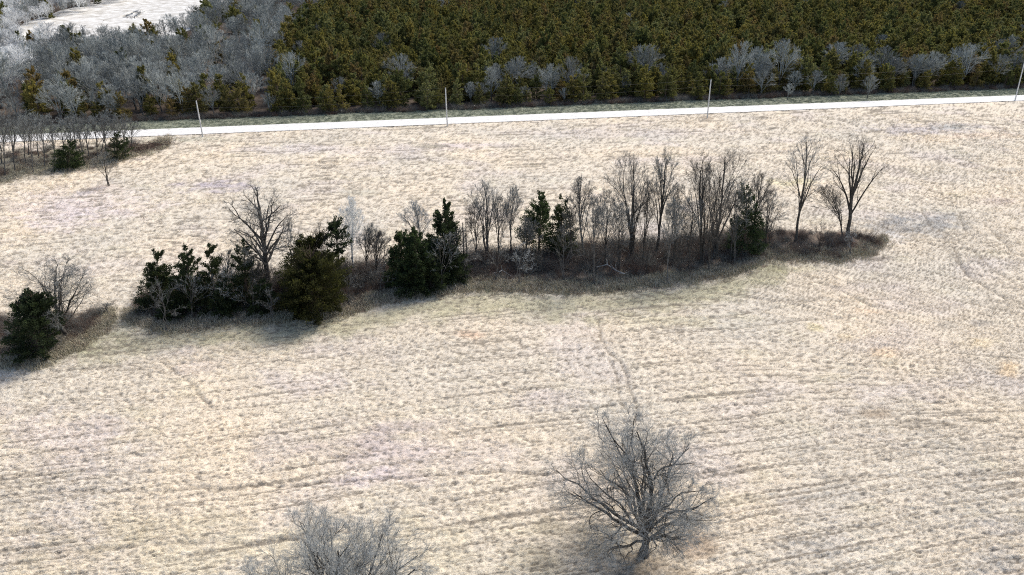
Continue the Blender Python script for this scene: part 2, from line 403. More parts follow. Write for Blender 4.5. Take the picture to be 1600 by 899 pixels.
# ------------------------------------------------------------------ scattering for what nobody could count
def source(name, me):                       # a mesh wrapped for the scatter nodes, standing nowhere itself
    return bpy.data.objects.new(name, me)
def scatter(name, pts, rotz, scl, idx, sources, label, cat, tilt=0.1, seed=0, C=None):
    g = np.random.default_rng(seed)
    me = bpy.data.meshes.new(name); n = len(pts); me.vertices.add(n)
    me.vertices.foreach_set('co', np.asarray(pts, np.float32).ravel())
    a = me.attributes.new('rot', 'FLOAT_VECTOR', 'POINT')
    rv = np.stack([g.normal(0, tilt, n), g.normal(0, tilt, n), rotz], 1).astype(np.float32); a.data.foreach_set('vector', rv.ravel())
    a = me.attributes.new('scl', 'FLOAT_VECTOR', 'POINT'); a.data.foreach_set('vector', np.asarray(scl, np.float32).ravel())
    a = me.attributes.new('idx', 'INT', 'POINT'); a.data.foreach_set('value', np.asarray(idx, np.int32))
    if C is not None:
        a = me.attributes.new('tint', 'FLOAT_COLOR', 'POINT'); a.data.foreach_set('color', np.concatenate([C, np.ones((n, 1))], 1).astype(np.float32).ravel())
    me.update(); o = link(name, me); tag(o, label, cat, None, 'stuff')
    nt = bpy.data.node_groups.new('scatter_' + name, 'GeometryNodeTree')
    nt.interface.new_socket('Geometry', in_out='INPUT', socket_type='NodeSocketGeometry')
    nt.interface.new_socket('Geometry', in_out='OUTPUT', socket_type='NodeSocketGeometry')
    gi = nt.nodes.new('NodeGroupInput'); go = nt.nodes.new('NodeGroupOutput')
    iop = nt.nodes.new('GeometryNodeInstanceOnPoints'); jn = nt.nodes.new('GeometryNodeJoinGeometry')
    for s in sources:
        oi = nt.nodes.new('GeometryNodeObjectInfo'); oi.transform_space = 'ORIGINAL'; oi.inputs['Object'].default_value = s
        oi.inputs['As Instance'].default_value = True; nt.links.new(oi.outputs['Geometry'], jn.inputs[0])
    def attr(nm, ty):
        k = nt.nodes.new('GeometryNodeInputNamedAttribute'); k.data_type = ty; k.inputs['Name'].default_value = nm; return k.outputs['Attribute']
    nt.links.new(gi.outputs[0], iop.inputs['Points']); nt.links.new(jn.outputs[0], iop.inputs['Instance'])
    iop.inputs['Pick Instance'].default_value = True
    nt.links.new(attr('idx', 'INT'), iop.inputs['Instance Index'])
    nt.links.new(attr('rot', 'FLOAT_VECTOR'), iop.inputs['Rotation']); nt.links.new(attr('scl', 'FLOAT_VECTOR'), iop.inputs['Scale'])
    nt.links.new(iop.outputs[0], go.inputs[0])
    md = o.modifiers.new('scatter', 'NODES'); md.node_group = nt
    return o

def in_poly(px, py, poly):
    px = np.asarray(px); py = np.asarray(py); inside = np.zeros(px.shape, bool); n = len(poly)
    for i in range(n):
        x1, y1 = poly[i]; x2, y2 = poly[(i + 1) % n]
        c = ((y1 > py) != (y2 > py)) & (px < (x2 - x1) * (py - y1) / (y2 - y1 + 1e-12) + x1)
        inside ^= c
    return inside

# ================================================================== THE GROUND
HEDGE = [(212, 470), (222, 506), (262, 520), (330, 506), (440, 502), (540, 492), (600, 470), (650, 462), (740, 452), (830, 455), (900, 457), (1000, 448), (1080, 440), (1150, 428),
         (1205, 404), (1250, 404), (1310, 408), (1360, 398), (1378, 382), (1352, 366), (1300, 362), (1250, 360), (1200, 362), (1150, 362), (1050, 376), (950, 384), (850, 392), (740, 398), (640, 412), (560, 418), (480, 430), (360, 440), (250, 458)]
LEFTB = [(-60, 500), (-60, 575), (0, 560), (62, 562), (100, 545), (135, 528), (160, 514), (172, 496), (150, 488), (110, 492), (60, 500)]
GROVE = [(-200, 236), (-200, 300), (0, 284), (40, 270), (100, 264), (150, 258), (196, 248), (214, 238), (222, 230), (205, 224), (150, 226), (0, 238)]
PATCH = [  # centre, radii, colour, strength - stands of other grasses, bare earth, leaf litter, one painted tree shadow
    (110, 690, 120, 50, (.56, .49, .55), .55), (590, 700, 95, 40, (.50, .42, .46), .7), (600, 745, 80, 18, (.60, .52, .60), .6),
    (340, 290, 60, 11, (.40, .36, .42), .8), (120, 320, 130, 26, (.70, .61, .68), .6), (90, 350, 60, 14, (.66, .58, .68), .6), (540, 235, 160, 9, (.62, .56, .60), .5),
    (715, 228, 50, 6, (.52, .46, .56), .8), (960, 208, 200, 9, (.50, .44, .47), .55), (1440, 203, 95, 9, (.40, .38, .42), .7), (1490, 198, 40, 5, (.30, .32, .30), .7),
    (860, 625, 60, 20, (.50, .44, .52), .55), (480, 600, 85, 22, (.60, .54, .62), .5), (1405, 610, 100, 22, (.46, .42, .46), .6),
    (738, 525, 26, 8, (.74, .48, .32), .8), (1385, 553, 30, 9, (.80, .60, .38), .8), (1362, 487, 34, 6, (.78, .58, .40), .8), (1580, 577, 26, 12, (.80, .60, .36), .9),
    (1325, 528, 22, 8, (.76, .62, .40), .6), (1530, 538, 28, 8, (.80, .66, .42), .7), (1540, 213, 70, 5, (.72, .56, .42), .7), (1272, 512, 14, 6, (.66, .58, .34), .7),
    (1555, 314, 30, 8, (.46, .38, .34), .7), (1365, 650, 30, 10, (.30, .23, .16), .8), (1430, 665, 50, 12, (.42, .36, .28), .6), (677, 229, 22, 4, (.22, .20, .14), .8),  # last entry: a tree's cast shadow painted as a dark patch
    (1405, 345, 26, 7, (.30, .29, .28), 1.0), (1450, 350, 30, 8, (.32, .31, .29), .9), (1425, 362, 24, 6, (.28, .27, .26), .9), (1470, 340, 22, 6, (.33, .32, .30), .8), (1435, 352, 75, 20, (.44, .43, .41), .8), (1398, 372, 34, 9, (.62, .62, .64), .9), (1375, 352, 40, 12, (.36, .35, .33), .8), (1380, 404, 18, 3, (.10, .08, .07), .9),
    (1530, 505, 22, 5, (.32, .30, .28), .6), (1480, 508, 26, 8, (.38, .35, .30), .6), (1240, 285, 40, 8, (.66, .60, .34), .6), (1225, 420, 60, 8, (.58, .54, .34), .5),
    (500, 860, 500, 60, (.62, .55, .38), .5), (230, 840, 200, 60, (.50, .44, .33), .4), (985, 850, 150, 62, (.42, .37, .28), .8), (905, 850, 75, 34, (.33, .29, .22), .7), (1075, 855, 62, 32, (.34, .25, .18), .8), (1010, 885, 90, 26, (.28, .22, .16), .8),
    (1000, 770, 90, 50, (.50, .40, .28), .5), (1290, 770, 70, 25, (.42, .40, .36), .5), (1270, 860, 60, 25, (.40, .38, .35), .6), (1560, 880, 60, 25, (.42, .41, .38), .6), (1560, 820, 60, 20, (.5, .48, .48), .5),
    (1360, 380, 12, 8, (.2, .17, .13), .5), (545, 700, 60, 16, (.40, .34, .32), .5), (620, 665, 50, 12, (.42, .36, .36), .5), (1020, 500, 160, 12, (.54, .50, .34), .5),
    (160, 295, 34, 5, (.46, .38, .34), .7), (15, 410, 18, 5, (.42, .36, .32), .8), (1107, 185, 14, 3, (.28, .22, .16), .8), (300, 218, 80, 5, (.46, .45, .34), .6), (190, 500, 40, 12, (.40, .38, .28), .6),
    (310, 575, 40, 12, (.60, .50, .46), .4), (170, 664, 26, 10, (.44, .37, .30), .5), (560, 300, 50, 4, (.44, .42, .34), .6), (1575, 265, 30, 3, (.40, .38, .34), .7), (700, 640, 500, 12, (.66, .60, .48), .3)]
TRACKS = [  # wheel ruts and deer trails trodden into the hay stubble: points, half width in metres, depth
    ([(935, 500), (940, 530), (950, 550), (968, 562), (978, 590), (985, 615), (995, 640), (992, 660)], .22, .16),
    ([(950, 560), (960, 575), (966, 600), (970, 625), (972, 640)], .2, .12),
    ([(255, 565), (275, 582), (300, 600), (320, 625), (335, 638)], .16, .14),
    ([(1200, 410), (1260, 432), (1290, 445), (1325, 458), (1360, 478), (1400, 492)], .3, .16),
    ([(1440, 325), (1452, 350), (1480, 365), (1512, 364), (1502, 345), (1500, 330)], .35, .2),
    ([(1478, 365), (1474, 385), (1490, 400), (1510, 425), (1535, 445), (1560, 460), (1610, 480)], .35, .18),
    ([(1540, 350), (1560, 370), (1580, 392), (1610, 405)], .35, .2), ([(1490, 385), (1500, 410), (1520, 440)], .3, .15),
    ([(1400, 330), (1430, 340), (1470, 350)], .35, .16), ([(1520, 390), (1550, 420), (1600, 450)], .3, .16), ([(1360, 345), (1400, 362), (1440, 372)], .3, .16),
    ([(480, 253), (505, 262), (540, 273)], .3, .2), ([(500, 252), (530, 263), (555, 270)], .3, .15), ([(220, 250), (262, 228), (270, 215)], .4, .14), ([(240, 262), (275, 235), (282, 215)], .4, .14),
    ([(700, 300), (560, 303), (450, 297)], .3, .12), ([(420, 254), (700, 251), (1000, 243), (1250, 238)], .4, .14), ([(380, 236), (600, 232), (820, 228)], .3, .1),
    ([(60, 770), (300, 765), (520, 752), (760, 738), (860, 740)], .22, .12), ([(0, 745), (150, 735), (330, 738)], .2, .10), ([(1080, 450), (1200, 470), (1330, 470), (1400, 466)], .25, .12),
    ([(1030, 520), (1140, 514), (1260, 500), (1330, 495)], .25, .14), ([(1060, 505), (1160, 490), (1230, 478)], .25, .12), ([(180, 580), (230, 574), (300, 566), (350, 560)], .2, .12),
    ([(0, 700), (120, 705), (240, 712)], .2, .1), ([(1060, 780), (1200, 745), (1600, 742)], .2, .08), ([(0, 870), (250, 850), (560, 842)], .22, .1), ([(700, 790), (1000, 760), (1300, 700), (1600, 700)], .2, .08)]

def seg_dist(x, y, pts):
    d = np.full(x.shape, 1e9)
    for (ax, ay), (bx, by) in zip(pts[:-1], pts[1:]):
        vx, vy = bx - ax, by - ay; t = np.clip(((x - ax) * vx + (y - ay) * vy) / (vx * vx + vy * vy + 1e-9), 0, 1)
        d = np.minimum(d, np.hypot(x - ax - t * vx, y - ay - t * vy))
    return d
ROWA = math.atan(RS) + .03
def relief(x, y):
    """mown tussocks: lumps drawn out along the mowing direction, higher swath ridges every two metres"""
    wx = fbm(x / 26, y / 26, 2, 40) * 2.2
    # the mowing direction bends on the right hand side of the field
    bend = sstep(25, 80, x) * sstep(55, 90, y) * (1 - sstep(150, 190, y)) * .55
    a = ROWA - bend
    u = x * np.cos(a) + y * np.sin(a); v = -x * np.sin(a) + y * np.cos(a)
    v = v + wx * .5
    lum = (sstep(-.22, .30, vnoise(u / .75, v / .27, 1)) - .5) * .9 + vnoise(u / .45, v / .20, 2) * .40 + (sstep(-.3, .3, vnoise(u / 1.7, v / .55, 3)) - .5) * .5
    row = np.sin(v * 2 * math.pi / 1.9 + 2.2 * vnoise(u / 9, v / 3, 5)) * (.5 + .8 * vnoise(u / 7, v / 7, 6))
    amp = .8 + .45 * fbm(x / 18, y / 18, 2, 21)
    return (.16 * lum + .05 * row + .05 * vnoise(u / 20, v / .30, 9)) * amp + .02 * vnoise(x / .13, y / .13, 8)

def rowframe(x, y):
    bend = sstep(25, 80, x) * sstep(55, 90, y) * (1 - sstep(150, 190, y)) * .55; a = ROWA - bend
    u = x * np.cos(a) + y * np.sin(a); v = -x * np.sin(a) + y * np.cos(a) + fbm(x / 26, y / 26, 2, 40) * 1.1
    return u, v
TRW = []
def trackmask(x, y):
    """where wheels and deer have trodden the stubble down to bare earth"""
    if not TRW:
        for pts, hw, dp in TRACKS:
            w_ = [at1(*p) for p in pts]; TRW.append((w_, hw, min(p[0] for p in w_) - 1, max(p[0] for p in w_) + 1, min(p[1] for p in w_) - 1, max(p[1] for p in w_) + 1, dp))
    m = np.zeros(x.shape); wb_ = .35 * vnoise(x / 2.5, y / 2.5, 71)
    for w_, hw, a0, a1, b0, b1, dp in TRW:
        k = (x > a0) & (x < a1) & (y > b0) & (y < b1)
        if k.any(): m[k] = np.maximum(m[k], np.exp(-(seg_dist(x[k] + wb_[k], y[k] + wb_[k], w_) / (hw * .62)) ** 2) * min(1, dp / .15) * (.45 + 1.1 * np.abs(vnoise(x[k] / 1.1, y[k] / 1.1, 73))))
    return m
def soil_shade(x, y):
    """bare thatch and earth, with shade between tussocks put into the colour, drawn out along the mowing rows"""
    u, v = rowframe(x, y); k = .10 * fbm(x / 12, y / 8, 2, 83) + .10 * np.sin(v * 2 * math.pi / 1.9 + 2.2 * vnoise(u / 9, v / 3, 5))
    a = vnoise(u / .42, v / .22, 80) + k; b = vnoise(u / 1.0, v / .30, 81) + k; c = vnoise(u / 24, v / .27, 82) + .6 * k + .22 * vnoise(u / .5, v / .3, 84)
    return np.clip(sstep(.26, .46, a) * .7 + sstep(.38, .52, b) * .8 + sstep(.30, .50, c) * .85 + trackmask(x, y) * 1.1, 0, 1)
def tint(x, y, ground=True):
    """albedo of the turf at a place: straw with stands of other grasses, litter, bare earth and painted shade"""
    px, py = to_px(x, y, terr(x, y))
    n1 = fbm(x / 22, y / 22, 3, 60)[:, None]; n2 = fbm(x / 2.2, y / 1.5, 3, 61)[:, None]; n3 = fbm(x / 7, y / 2.5, 2, 67)[:, None]
    base = np.array([[.645, .572, .462]]) * (1 + .10 * n1 + .16 * n2 + .10 * n3) + np.array([[.02, .0, -.02]]) * n1 * 2
    lil = np.array([[.57, .51, .49]]); f = sstep(.05, .45, fbm(x / 16 + 50, y / 12, 3, 62))[:, None] * .4
    c = base * (1 - f) + lil * (1 + .2 * n2) * f
    olive = np.array([[.50, .47, .30]]); f = sstep(.15, .5, fbm(x / 9 + 9, y / 5, 3, 63))[:, None] * .18; c = c * (1 - f) + olive * f
    w = fbm(x / 4, y / 2.5, 4, 64) * 1.5
    for cx, cy, rx, ry, col, s in PATCH:
        d = ((px - cx) / rx) ** 2 + ((py - cy) / ry) ** 2
        f = (s * (.62 if col[0] > .7 else (.42 if col[2] > col[0] - .06 and col[0] > .45 else .8)) * sstep(1.3, .2, np.sqrt(d) + w * .8))[:, None]
        c = c * (1 - f) + np.array([col]) * (1 + .25 * n2) * f
    # greener grass along the lower side of the hedgerow, near the grove and along the road
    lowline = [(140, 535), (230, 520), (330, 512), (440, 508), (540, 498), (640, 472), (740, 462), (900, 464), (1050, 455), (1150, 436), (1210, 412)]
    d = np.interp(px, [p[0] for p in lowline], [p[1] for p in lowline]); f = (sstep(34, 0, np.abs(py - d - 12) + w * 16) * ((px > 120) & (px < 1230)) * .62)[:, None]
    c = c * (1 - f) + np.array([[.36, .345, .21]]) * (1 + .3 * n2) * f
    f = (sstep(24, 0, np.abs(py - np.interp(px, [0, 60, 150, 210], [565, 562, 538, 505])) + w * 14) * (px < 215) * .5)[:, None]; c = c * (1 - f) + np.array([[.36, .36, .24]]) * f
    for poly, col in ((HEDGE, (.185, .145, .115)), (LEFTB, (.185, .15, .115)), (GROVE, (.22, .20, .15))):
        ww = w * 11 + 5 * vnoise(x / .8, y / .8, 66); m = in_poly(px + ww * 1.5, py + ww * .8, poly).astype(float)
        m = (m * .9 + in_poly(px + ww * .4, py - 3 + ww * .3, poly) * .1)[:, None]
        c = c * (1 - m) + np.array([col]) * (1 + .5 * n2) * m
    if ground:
        so = soil_shade(x, y)[:, None] * .85; c = c * (1 - so) + np.array([[.17, .145, .115]]) * so  # dark dashes: earth and thatch, also painting the shade between tussocks
    return np.clip(c, .02, .9)

def turf_mat(name):
    m, nt, b = mat_new(name, .95, .05)
    at_ = nt.nodes.new('ShaderNodeAttribute'); at_.attribute_name = 'tint'
    tc = nt.nodes.new('ShaderNodeTexCoord')
    n = nt.nodes.new('ShaderNodeTexNoise'); n.inputs['Scale'].default_value = 6; n.inputs['Detail'].default_value = 5; n.inputs['Roughness'].default_value = .7
    nt.links.new(tc.outputs['Object'], n.inputs['Vector'])
    r = ramp(nt, [(.30, (.50, .46, .42)), (.46, (.95, .95, .95)), (.7, (1.1, 1.1, 1.1))]); nt.links.new(n.outputs[0], r.inputs[0])
    nt.links.new(mixc(nt, at_.outputs['Color'], r.outputs[0], 1.0, 'MULTIPLY'), b.inputs['Base Color'])
    n2 = nt.nodes.new('ShaderNodeTexNoise'); n2.inputs['Scale'].default_value = 9; n2.inputs['Detail'].default_value = 4
    mp = nt.nodes.new('ShaderNodeMapping'); mp.inputs['Scale'].default_value = (.7, 1.6, 1)
    nt.links.new(tc.outputs['Object'], mp.inputs[0]); nt.links.new(mp.outputs[0], n2.inputs['Vector'])
    bp = nt.nodes.new('ShaderNodeBump'); bp.inputs['Strength'].default_value = .9; bp.inputs['Distance'].default_value = .10
    nt.links.new(n2.outputs[0], bp.inputs['Height']); nt.links.new(bp.outputs[0], b.inputs['Normal'])
    return m
M['turf'] = turf_mat('hay_stubble')
def set_tint(me, C):
    a = me.color_attributes.new('tint', 'FLOAT_COLOR', 'POINT')
    a.data.foreach_set('color', np.concatenate([C, np.ones((len(C), 1))], 1).astype(np.float32).ravel())
def grid_quads(nu, nv):
    i = np.arange(nu - 1)[None, :] + np.arange(nv - 1)[:, None] * nu
    return np.stack([i, i + 1, i + nu + 1, i + nu], -1).reshape(-1, 4)

NU, NV = 820, 490
# rows spaced evenly as seen from above the near end, so near turf is finer than far turf
pyr = np.linspace(960, 186, NV); _, ty = ground_flat(np.full(NV, 800.), pyr); ty = (ty - ty[0]) / (ty[-1] - ty[0])
uu = np.linspace(-1.2, 1.2, NU)
y0 = 30.0; yb = 75 + 0 * uu
U, Tt = np.meshgrid(uu, ty)
# width follows the field of view with a wide margin
yc = y0 + (NI - y0) * Tt; X = U * (.80 * yc + 20); Yn = y_near(X); Yg = y0 + (Yn + .5 - y0) * Tt
X = X.ravel(); Yg = Yg.ravel()
Z = terr(X, Yg)
edge = sstep(0, 3, y_near(X) - Yg)
rel = relief(X, Yg)
pxg, pyg = to_px(X, Yg, Z)
smooth_far = 1.0
Z = Z + (rel - .09 * soil_shade(X, Yg)) * (.35 + .65 * edge)
wob = .7 * vnoise(X / 2.5, Yg / 2.5, 71)
for pts, hw, dp in TRACKS:
    wp = [at1(*p) for p in pts]
    bx0, bx1 = min(p[0] for p in wp) - 2, max(p[0] for p in wp) + 2; by0, by1 = min(p[1] for p in wp) - 2, max(p[1] for p in wp) + 2
    m = (X > bx0) & (X < bx1) & (Yg > by0) & (Yg < by1)
    d = seg_dist(X[m] + wob[m] * .5, Yg[m] + wob[m] * .5, wp)
    Z[m] -= dp * np.exp(-(d / hw) ** 2) * (.6 + .8 * np.abs(wob[m]) * 2)
Z -= .10 * (1 - edge)
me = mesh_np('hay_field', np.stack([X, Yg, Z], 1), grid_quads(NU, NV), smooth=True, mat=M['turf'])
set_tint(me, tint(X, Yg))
fo = link('hay_field', me); tag(fo, 'pale mown hay field with rows of tussocks and wheel tracks', None, None, 'structure')

def sheet(name, xs, yf0, yf1, nv, mat, label, dz=0., C=None, rough=0.0, seed=0, tpow=1.0):
    t = np.linspace(0, 1, nv) ** tpow; Xs, Ts = np.meshgrid(xs, t); Xs = Xs.ravel(); Ts = Ts.ravel()
    Ys = yf0(Xs) + (yf1(Xs) - yf0(Xs)) * Ts
    Zs = terr(Xs, Ys) + dz + rough * fbm(Xs / 1.3, Ys / 1.3, 3, seed)
    m = mesh_np(name, np.stack([Xs, Ys, Zs], 1), grid_quads(len(xs), nv), smooth=True, mat=mat)
    if C is not None: set_tint(m, C(Xs, Ys))
    o = link(name, m); tag(o, label, None, None, 'structure'); return o
# the wide ground sheet below everything, out to the horizon
def gmat(name, c1, c2, scale, c3=None, bump=.5, rough=.95):
    m, nt, b = mat_new(name, rough, .05); tc = nt.nodes.new('ShaderNodeTexCoord')
    n = nt.nodes.new('ShaderNodeTexNoise'); n.inputs['Scale'].default_value = scale; n.inputs['Detail'].default_value = 6; n.inputs['Roughness'].default_value = .65
    nt.links.new(tc.outputs['Object'], n.inputs['Vector'])
    st = [(.32, c1), (.62, c2)] + ([(.75, c3)] if c3 else []); r = ramp(nt, st); nt.links.new(n.outputs[0], r.inputs[0]); nt.links.new(r.outputs[0], b.inputs['Base Color'])
    bp = nt.nodes.new('ShaderNodeBump'); bp.inputs['Strength'].default_value = bump; bp.inputs['Distance'].default_value = .15
    nt.links.new(n.outputs[0], bp.inputs['Height']); nt.links.new(bp.outputs[0], b.inputs['Normal']); return m
M['ground'] = gmat('straw_ground', (.42, .37, .29), (.60, .53, .42), 1.5)
M['wood_floor'] = gmat('leaf_litter', (.045, .035, .028), (.12, .095, .075), .8)
M['verge'] = gmat('verge_grass', (.15, .165, .12), (.28, .29, .22), 1.2, (.36, .35, .27), .8)
M['gravel'] = gmat('pale_gravel', (.50, .49, .465), (.68, .67, .65), .9, (.75, .74, .72), .4)
M['clearing'] = gmat('bleached_gravel_bar', (.34, .32, .28), (.66, .65, .62), .22, (.74, .73, .71), .8)
xs = np.linspace(-1500, 1500, 121)
g1 = sheet('ground', xs, lambda x: -300 + 0 * x, lambda x: 1800 + 0 * x, 141, M['ground'], 'open country around the field', dz=-.75)
xs = np.linspace(-330, 330, 661)
rj = lambda x, s: .55 * fbm(x / 3.0, 0 * x, 3, s) + .10 * vnoise(x / .7, 0 * x, s + 9)
sheet('road', xs, lambda x: y_near(x) + .1 + rj(x, 90), lambda x: y_far(x) - .1 + rj(x, 95), 14, M['gravel'], 'pale gravel road running straight past the field', dz=.02)
wood_front = lambda x: y_far(x) + 11.0 + 1.8 * fbm(x / 9, 0 * x, 2, 77)
sheet('verge', xs, lambda x: y_far(x) - .8, lambda x: wood_front(x) + 5, 22, M['verge'], 'grey green grass verge between road and wood', dz=-.06, rough=.16, seed=31)
xs = np.linspace(-600, 600, 301)
sheet('wood_floor', xs, lambda x: wood_front(x) + 1, lambda x: 1100 + 0 * x, 240, M['wood_floor'], 'dark leaf litter floor under the wood', dz=-.02, rough=.1, tpow=1.6)
# pale clearing far left
CLEARW = [(26, 66), (60, 78), (110, 88), (200, 92), (268, 64), (308, 40), (336, 16), (362, -4), (350, -24), (280, -26), (225, -16), (172, -3), (120, 10), (74, 24), (30, 40)]
CLEAR = [(30, 62), (60, 74), (110, 84), (200, 88), (262, 62), (300, 40), (330, 16), (352, 2), (340, -10), (280, -14), (225, -4), (175, 10), (130, 22), (90, 34), (50, 44)]
cp = np.array([at1(*p) for p in CLEARW]); cc = cp.mean(0)
ring = []; K = 14; NB = 120
per = np.concatenate([[0], np.cumsum(np.linalg.norm(np.roll(cp, -1, 0) - cp, axis=1))]); s_ = np.linspace(0, per[-1], NB, endpoint=False)
bx_ = np.interp(s_, per, np.append(cp[:, 0], cp[0, 0])); by_ = np.interp(s_, per, np.append(cp[:, 1], cp[0, 1]))
jit = 2.5 * fbm(s_ / 9, 0 * s_, 3, 33)
Vc = [[cc[0], cc[1]]]
for k in range(1, K + 1):
    f = k / K; Vc += [[cc[0] + (a - cc[0]) * f + j * f, cc[1] + (b - cc[1]) * f + j * f] for a, b, j in zip(bx_, by_, jit)]
Vc = np.array(Vc); zc = terr(Vc[:, 0], Vc[:, 1]) + .12 + .25 * fbm(Vc[:, 0] / 6, Vc[:, 1] / 6, 3, 34)
idx = lambda k, i: 1 + (k - 1) * NB + i % NB
qs = [[idx(k, i), idx(k, i + 1), idx(k + 1, i + 1), idx(k + 1, i)] for k in range(1, K) for i in range(NB)]; ts = [[0, idx(1, i), idx(1, i + 1)] for i in range(NB)]
co = link('clearing', mesh_np('clearing', np.column_stack([Vc, zc]), qs, ts, True, M['clearing'])); tag(co, 'bleached open clearing in the far left of the woods', None, None, 'structure')
print('ground', time.time() - T0)

# ================================================================== UTILITY POLES AND WIRES
M['pole'] = bark_mat('weathered_pole', (.50, .49, .46), (.72, .71, .68), 2.0, .05)
M['steel'] = mat_new('galvanised_steel', .4, .5)[0]; M['steel'].node_tree.nodes['Principled BSDF'].inputs['Base Color'].default_value = (.55, .56, .57, 1)
M['wire'] = mat_new('cable', .5, .4)[0]; M['wire'].node_tree.nodes['Principled BSDF'].inputs['Base Color'].default_value = (.10, .10, .10, 1)
M['porcelain'] = mat_new('porcelain', .25, .5)[0]; M['porcelain'].node_tree.nodes['Principled BSDF'].inputs['Base Color'].default_value = (.6, .6, .58, 1)
POLES = [((-82, 236), (-102, 181), 'weathered utility pole beyond the left end of the field'), ((317, 214), (306.5, 158), 'leaning utility pole at the field corner, leftmost of the poles in view'),
         ((699, 197), (696, 138), 'straight pale utility pole beside the road in front of the cedar wood'),
         ((1105, 185), (1111, 125), 'utility pole with a little bare mound round its foot'), ((1586, 157), (1601, 97), 'utility pole at the right edge of the view')]
def lathe(prof, n=12, c=(0, 0, 0), axis=None):
    a = np.arange(n) * 2 * math.pi / n; V = np.array([[r * math.cos(t), r * math.sin(t), z] for z, r in prof for t in a]) + c
    Q = [[k * n + i, k * n + (i + 1) % n, (k + 1) * n + (i + 1) % n, (k + 1) * n + i] for k in range(len(prof) - 1) for i in range(n)]
    return V, np.array(Q)
tops = []
pole_shared = None
for bp_, tp_, lab in POLES:
    bx, by = at1(*bp_); bz = float(terr(bx, by)); tx, tz = top_at(*tp_, by); H = tz - bz
    p = empty('utility_pole', (bx, by, bz)); tag(p, lab, 'pole', 'utility poles along the road')
    lean = (tx - bx) / H; p.rotation_euler = (0, math.atan(lean), 0)
    L = math.hypot(H, tx - bx)
    v, q = lathe([(-.4, .20), (0, .19), (L * .5, .165), (L - .05, .14), (L, .12), (L + .01, .002)], 12); link('shaft', mesh_np('shaft', v, q, smooth=True, mat=M['pole']), p)
    v, q = lathe([(L, .02), (L + .12, .02), (L + .13, .07), (L + .17, .05), (L + .20, .08), (L + .25, .05), (L + .30, .04), (L + .31, .002)], 10, (.10, 0, -.12)); link('insulator', mesh_np('insulator', v, q, smooth=True, mat=M['porcelain']), p)
    # bracket carrying the neutral wire and a ground line guard
    v, q = sticks(np.array([[0, 0, L - .12], [0, 0, L - 1.7], [-.16, 0, L - 1.5]]), np.array([[.16, 0, L - .12], [.24, 0, L - 1.7], [-.17, 0, .1]]), .03, .03); link('bracket', mesh_np('bracket', v, q, mat=M['steel']), p)
    top = Vector((.10, 0, L + .16)); low = Vector((.24, 0, L - 1.7)); rot = p.rotation_euler.to_matrix()
    tops.append([Vector((bx, by, bz)) + rot @ top, Vector((bx, by, bz)) + rot @ low])
for i in range(len(tops) - 1):
    for k in range(2):
        a, b = tops[i][k], tops[i + 1][k]; n = 24; sag = .9 + .25 * k
        P = np.array([[a[0] + (b[0] - a[0]) * t, a[1] + (b[1] - a[1]) * t, a[2] + (b[2] - a[2]) * t - sag * 4 * t * (1 - t)] for t in np.linspace(0, 1, n)])
        v, q = tubes(P, np.arange(n) - 1, np.full(n, .012), np.arange(1, n), 5)
        o = link('power_cable', mesh_np('power_cable', v, q, mat=M['wire']))
        nm = ['left of the first pole', 'between the first and second pole', 'between the second and third pole', 'between the third pole and the right edge'][i]
        tag(o, f"thin {'upper' if k == 0 else 'lower'} power cable {nm}", 'cable', 'power cables along the road')

# ================================================================== HEDGEROW AND FIELD TREES
HG = None
B = bare_tree
# foreground oaks
B('big spreading bare oak in the foreground with grey twigs and low limbs', (1006, 866), (1010, 830), (1012, 664), 852, 1132, .36, 'oak', 'bark_dark', 'twig_oak', n=2300, seed=4, limbs=True, tw=4, tlen=1.2, trad=.0085, low=.5, name='bare_oak', thr=.034, nl=20, lv=(8, 7, 5, 4))
B('rounded bare oak cut off by the bottom edge, grey dome of fine twigs', (522, 1062), (520, 1000), (520, 848), 345, 695, .36, 'oak', 'bark_dark', 'twig_oak', n=2500, seed=9, nl=26, lv=(8, 7, 6, 4), wig=.3, limbs=True, tw=5, tlen=1.2, trad=.0085, low=1.5, name='bare_oak', thr=.034)
B('broad bare tree at the left edge leaning over a squat cedar', (106, 528), (92, 498), (86, 406), 16, 154, .26, 'oak', 'bark_dark', 'twig_grey', n=900, seed=12, tw=2, low=2.0, limbs=True, lv=(7, 6, 4, 2), nl=14)
B('gnarled bare oak towering over the left end of the hedgerow', (423, 470), (411, 372), (398, 292), 340, 466, .42, 'oak', 'bark_dark', 'twig_grey', n=1200, seed=15, tw=2, tlen=.8, low=5.2, limbs=True, lv=(6, 5, 4, 2), nl=15)
B('slim white barked tree, the brightest in the hedgerow', (553, 428), (550, 395), (548, 308), 530, 570, .16, 'narrow', 'bark_white', 'bark_white', n=520, seed=18, stems=2, tw=3, tlen=.8, trad=.016, name='white_barked_tree', up=.35)
B('small forked bare tree just right of the white barked tree', (574, 432), (572, 398), (582, 352), 556, 606, .13, 'vase', 'bark_dark', 'twig_grey', n=300, seed=19)
B('pale thin bare tree behind the two bright green cedars', (656, 405), (656, 370), (652, 316), 618, 674, .14, 'vase', 'bark_grey', 'twig_pale', n=380, seed=21)
B('twin stemmed vase shaped bare tree right of the tallest cedar', (762, 402), (761, 372), (757, 282), 724, 792, .24, 'vase', 'bark_grey', 'twig_grey', n=620, stems=2, seed=22, up=.3)
B('slender bare tree left of the broad cedar pair', (798, 400), (797, 355), (801, 292), 781, 824, .15, 'vase', 'bark_grey', 'twig_grey', n=380, seed=23, up=.3)
B('bare tree with a loose crown right of the broad cedar pair', (914, 402), (906, 345), (908, 277), 884, 938, .19, 'vase', 'bark_grey', 'twig_grey', n=460, seed=24, up=.2)
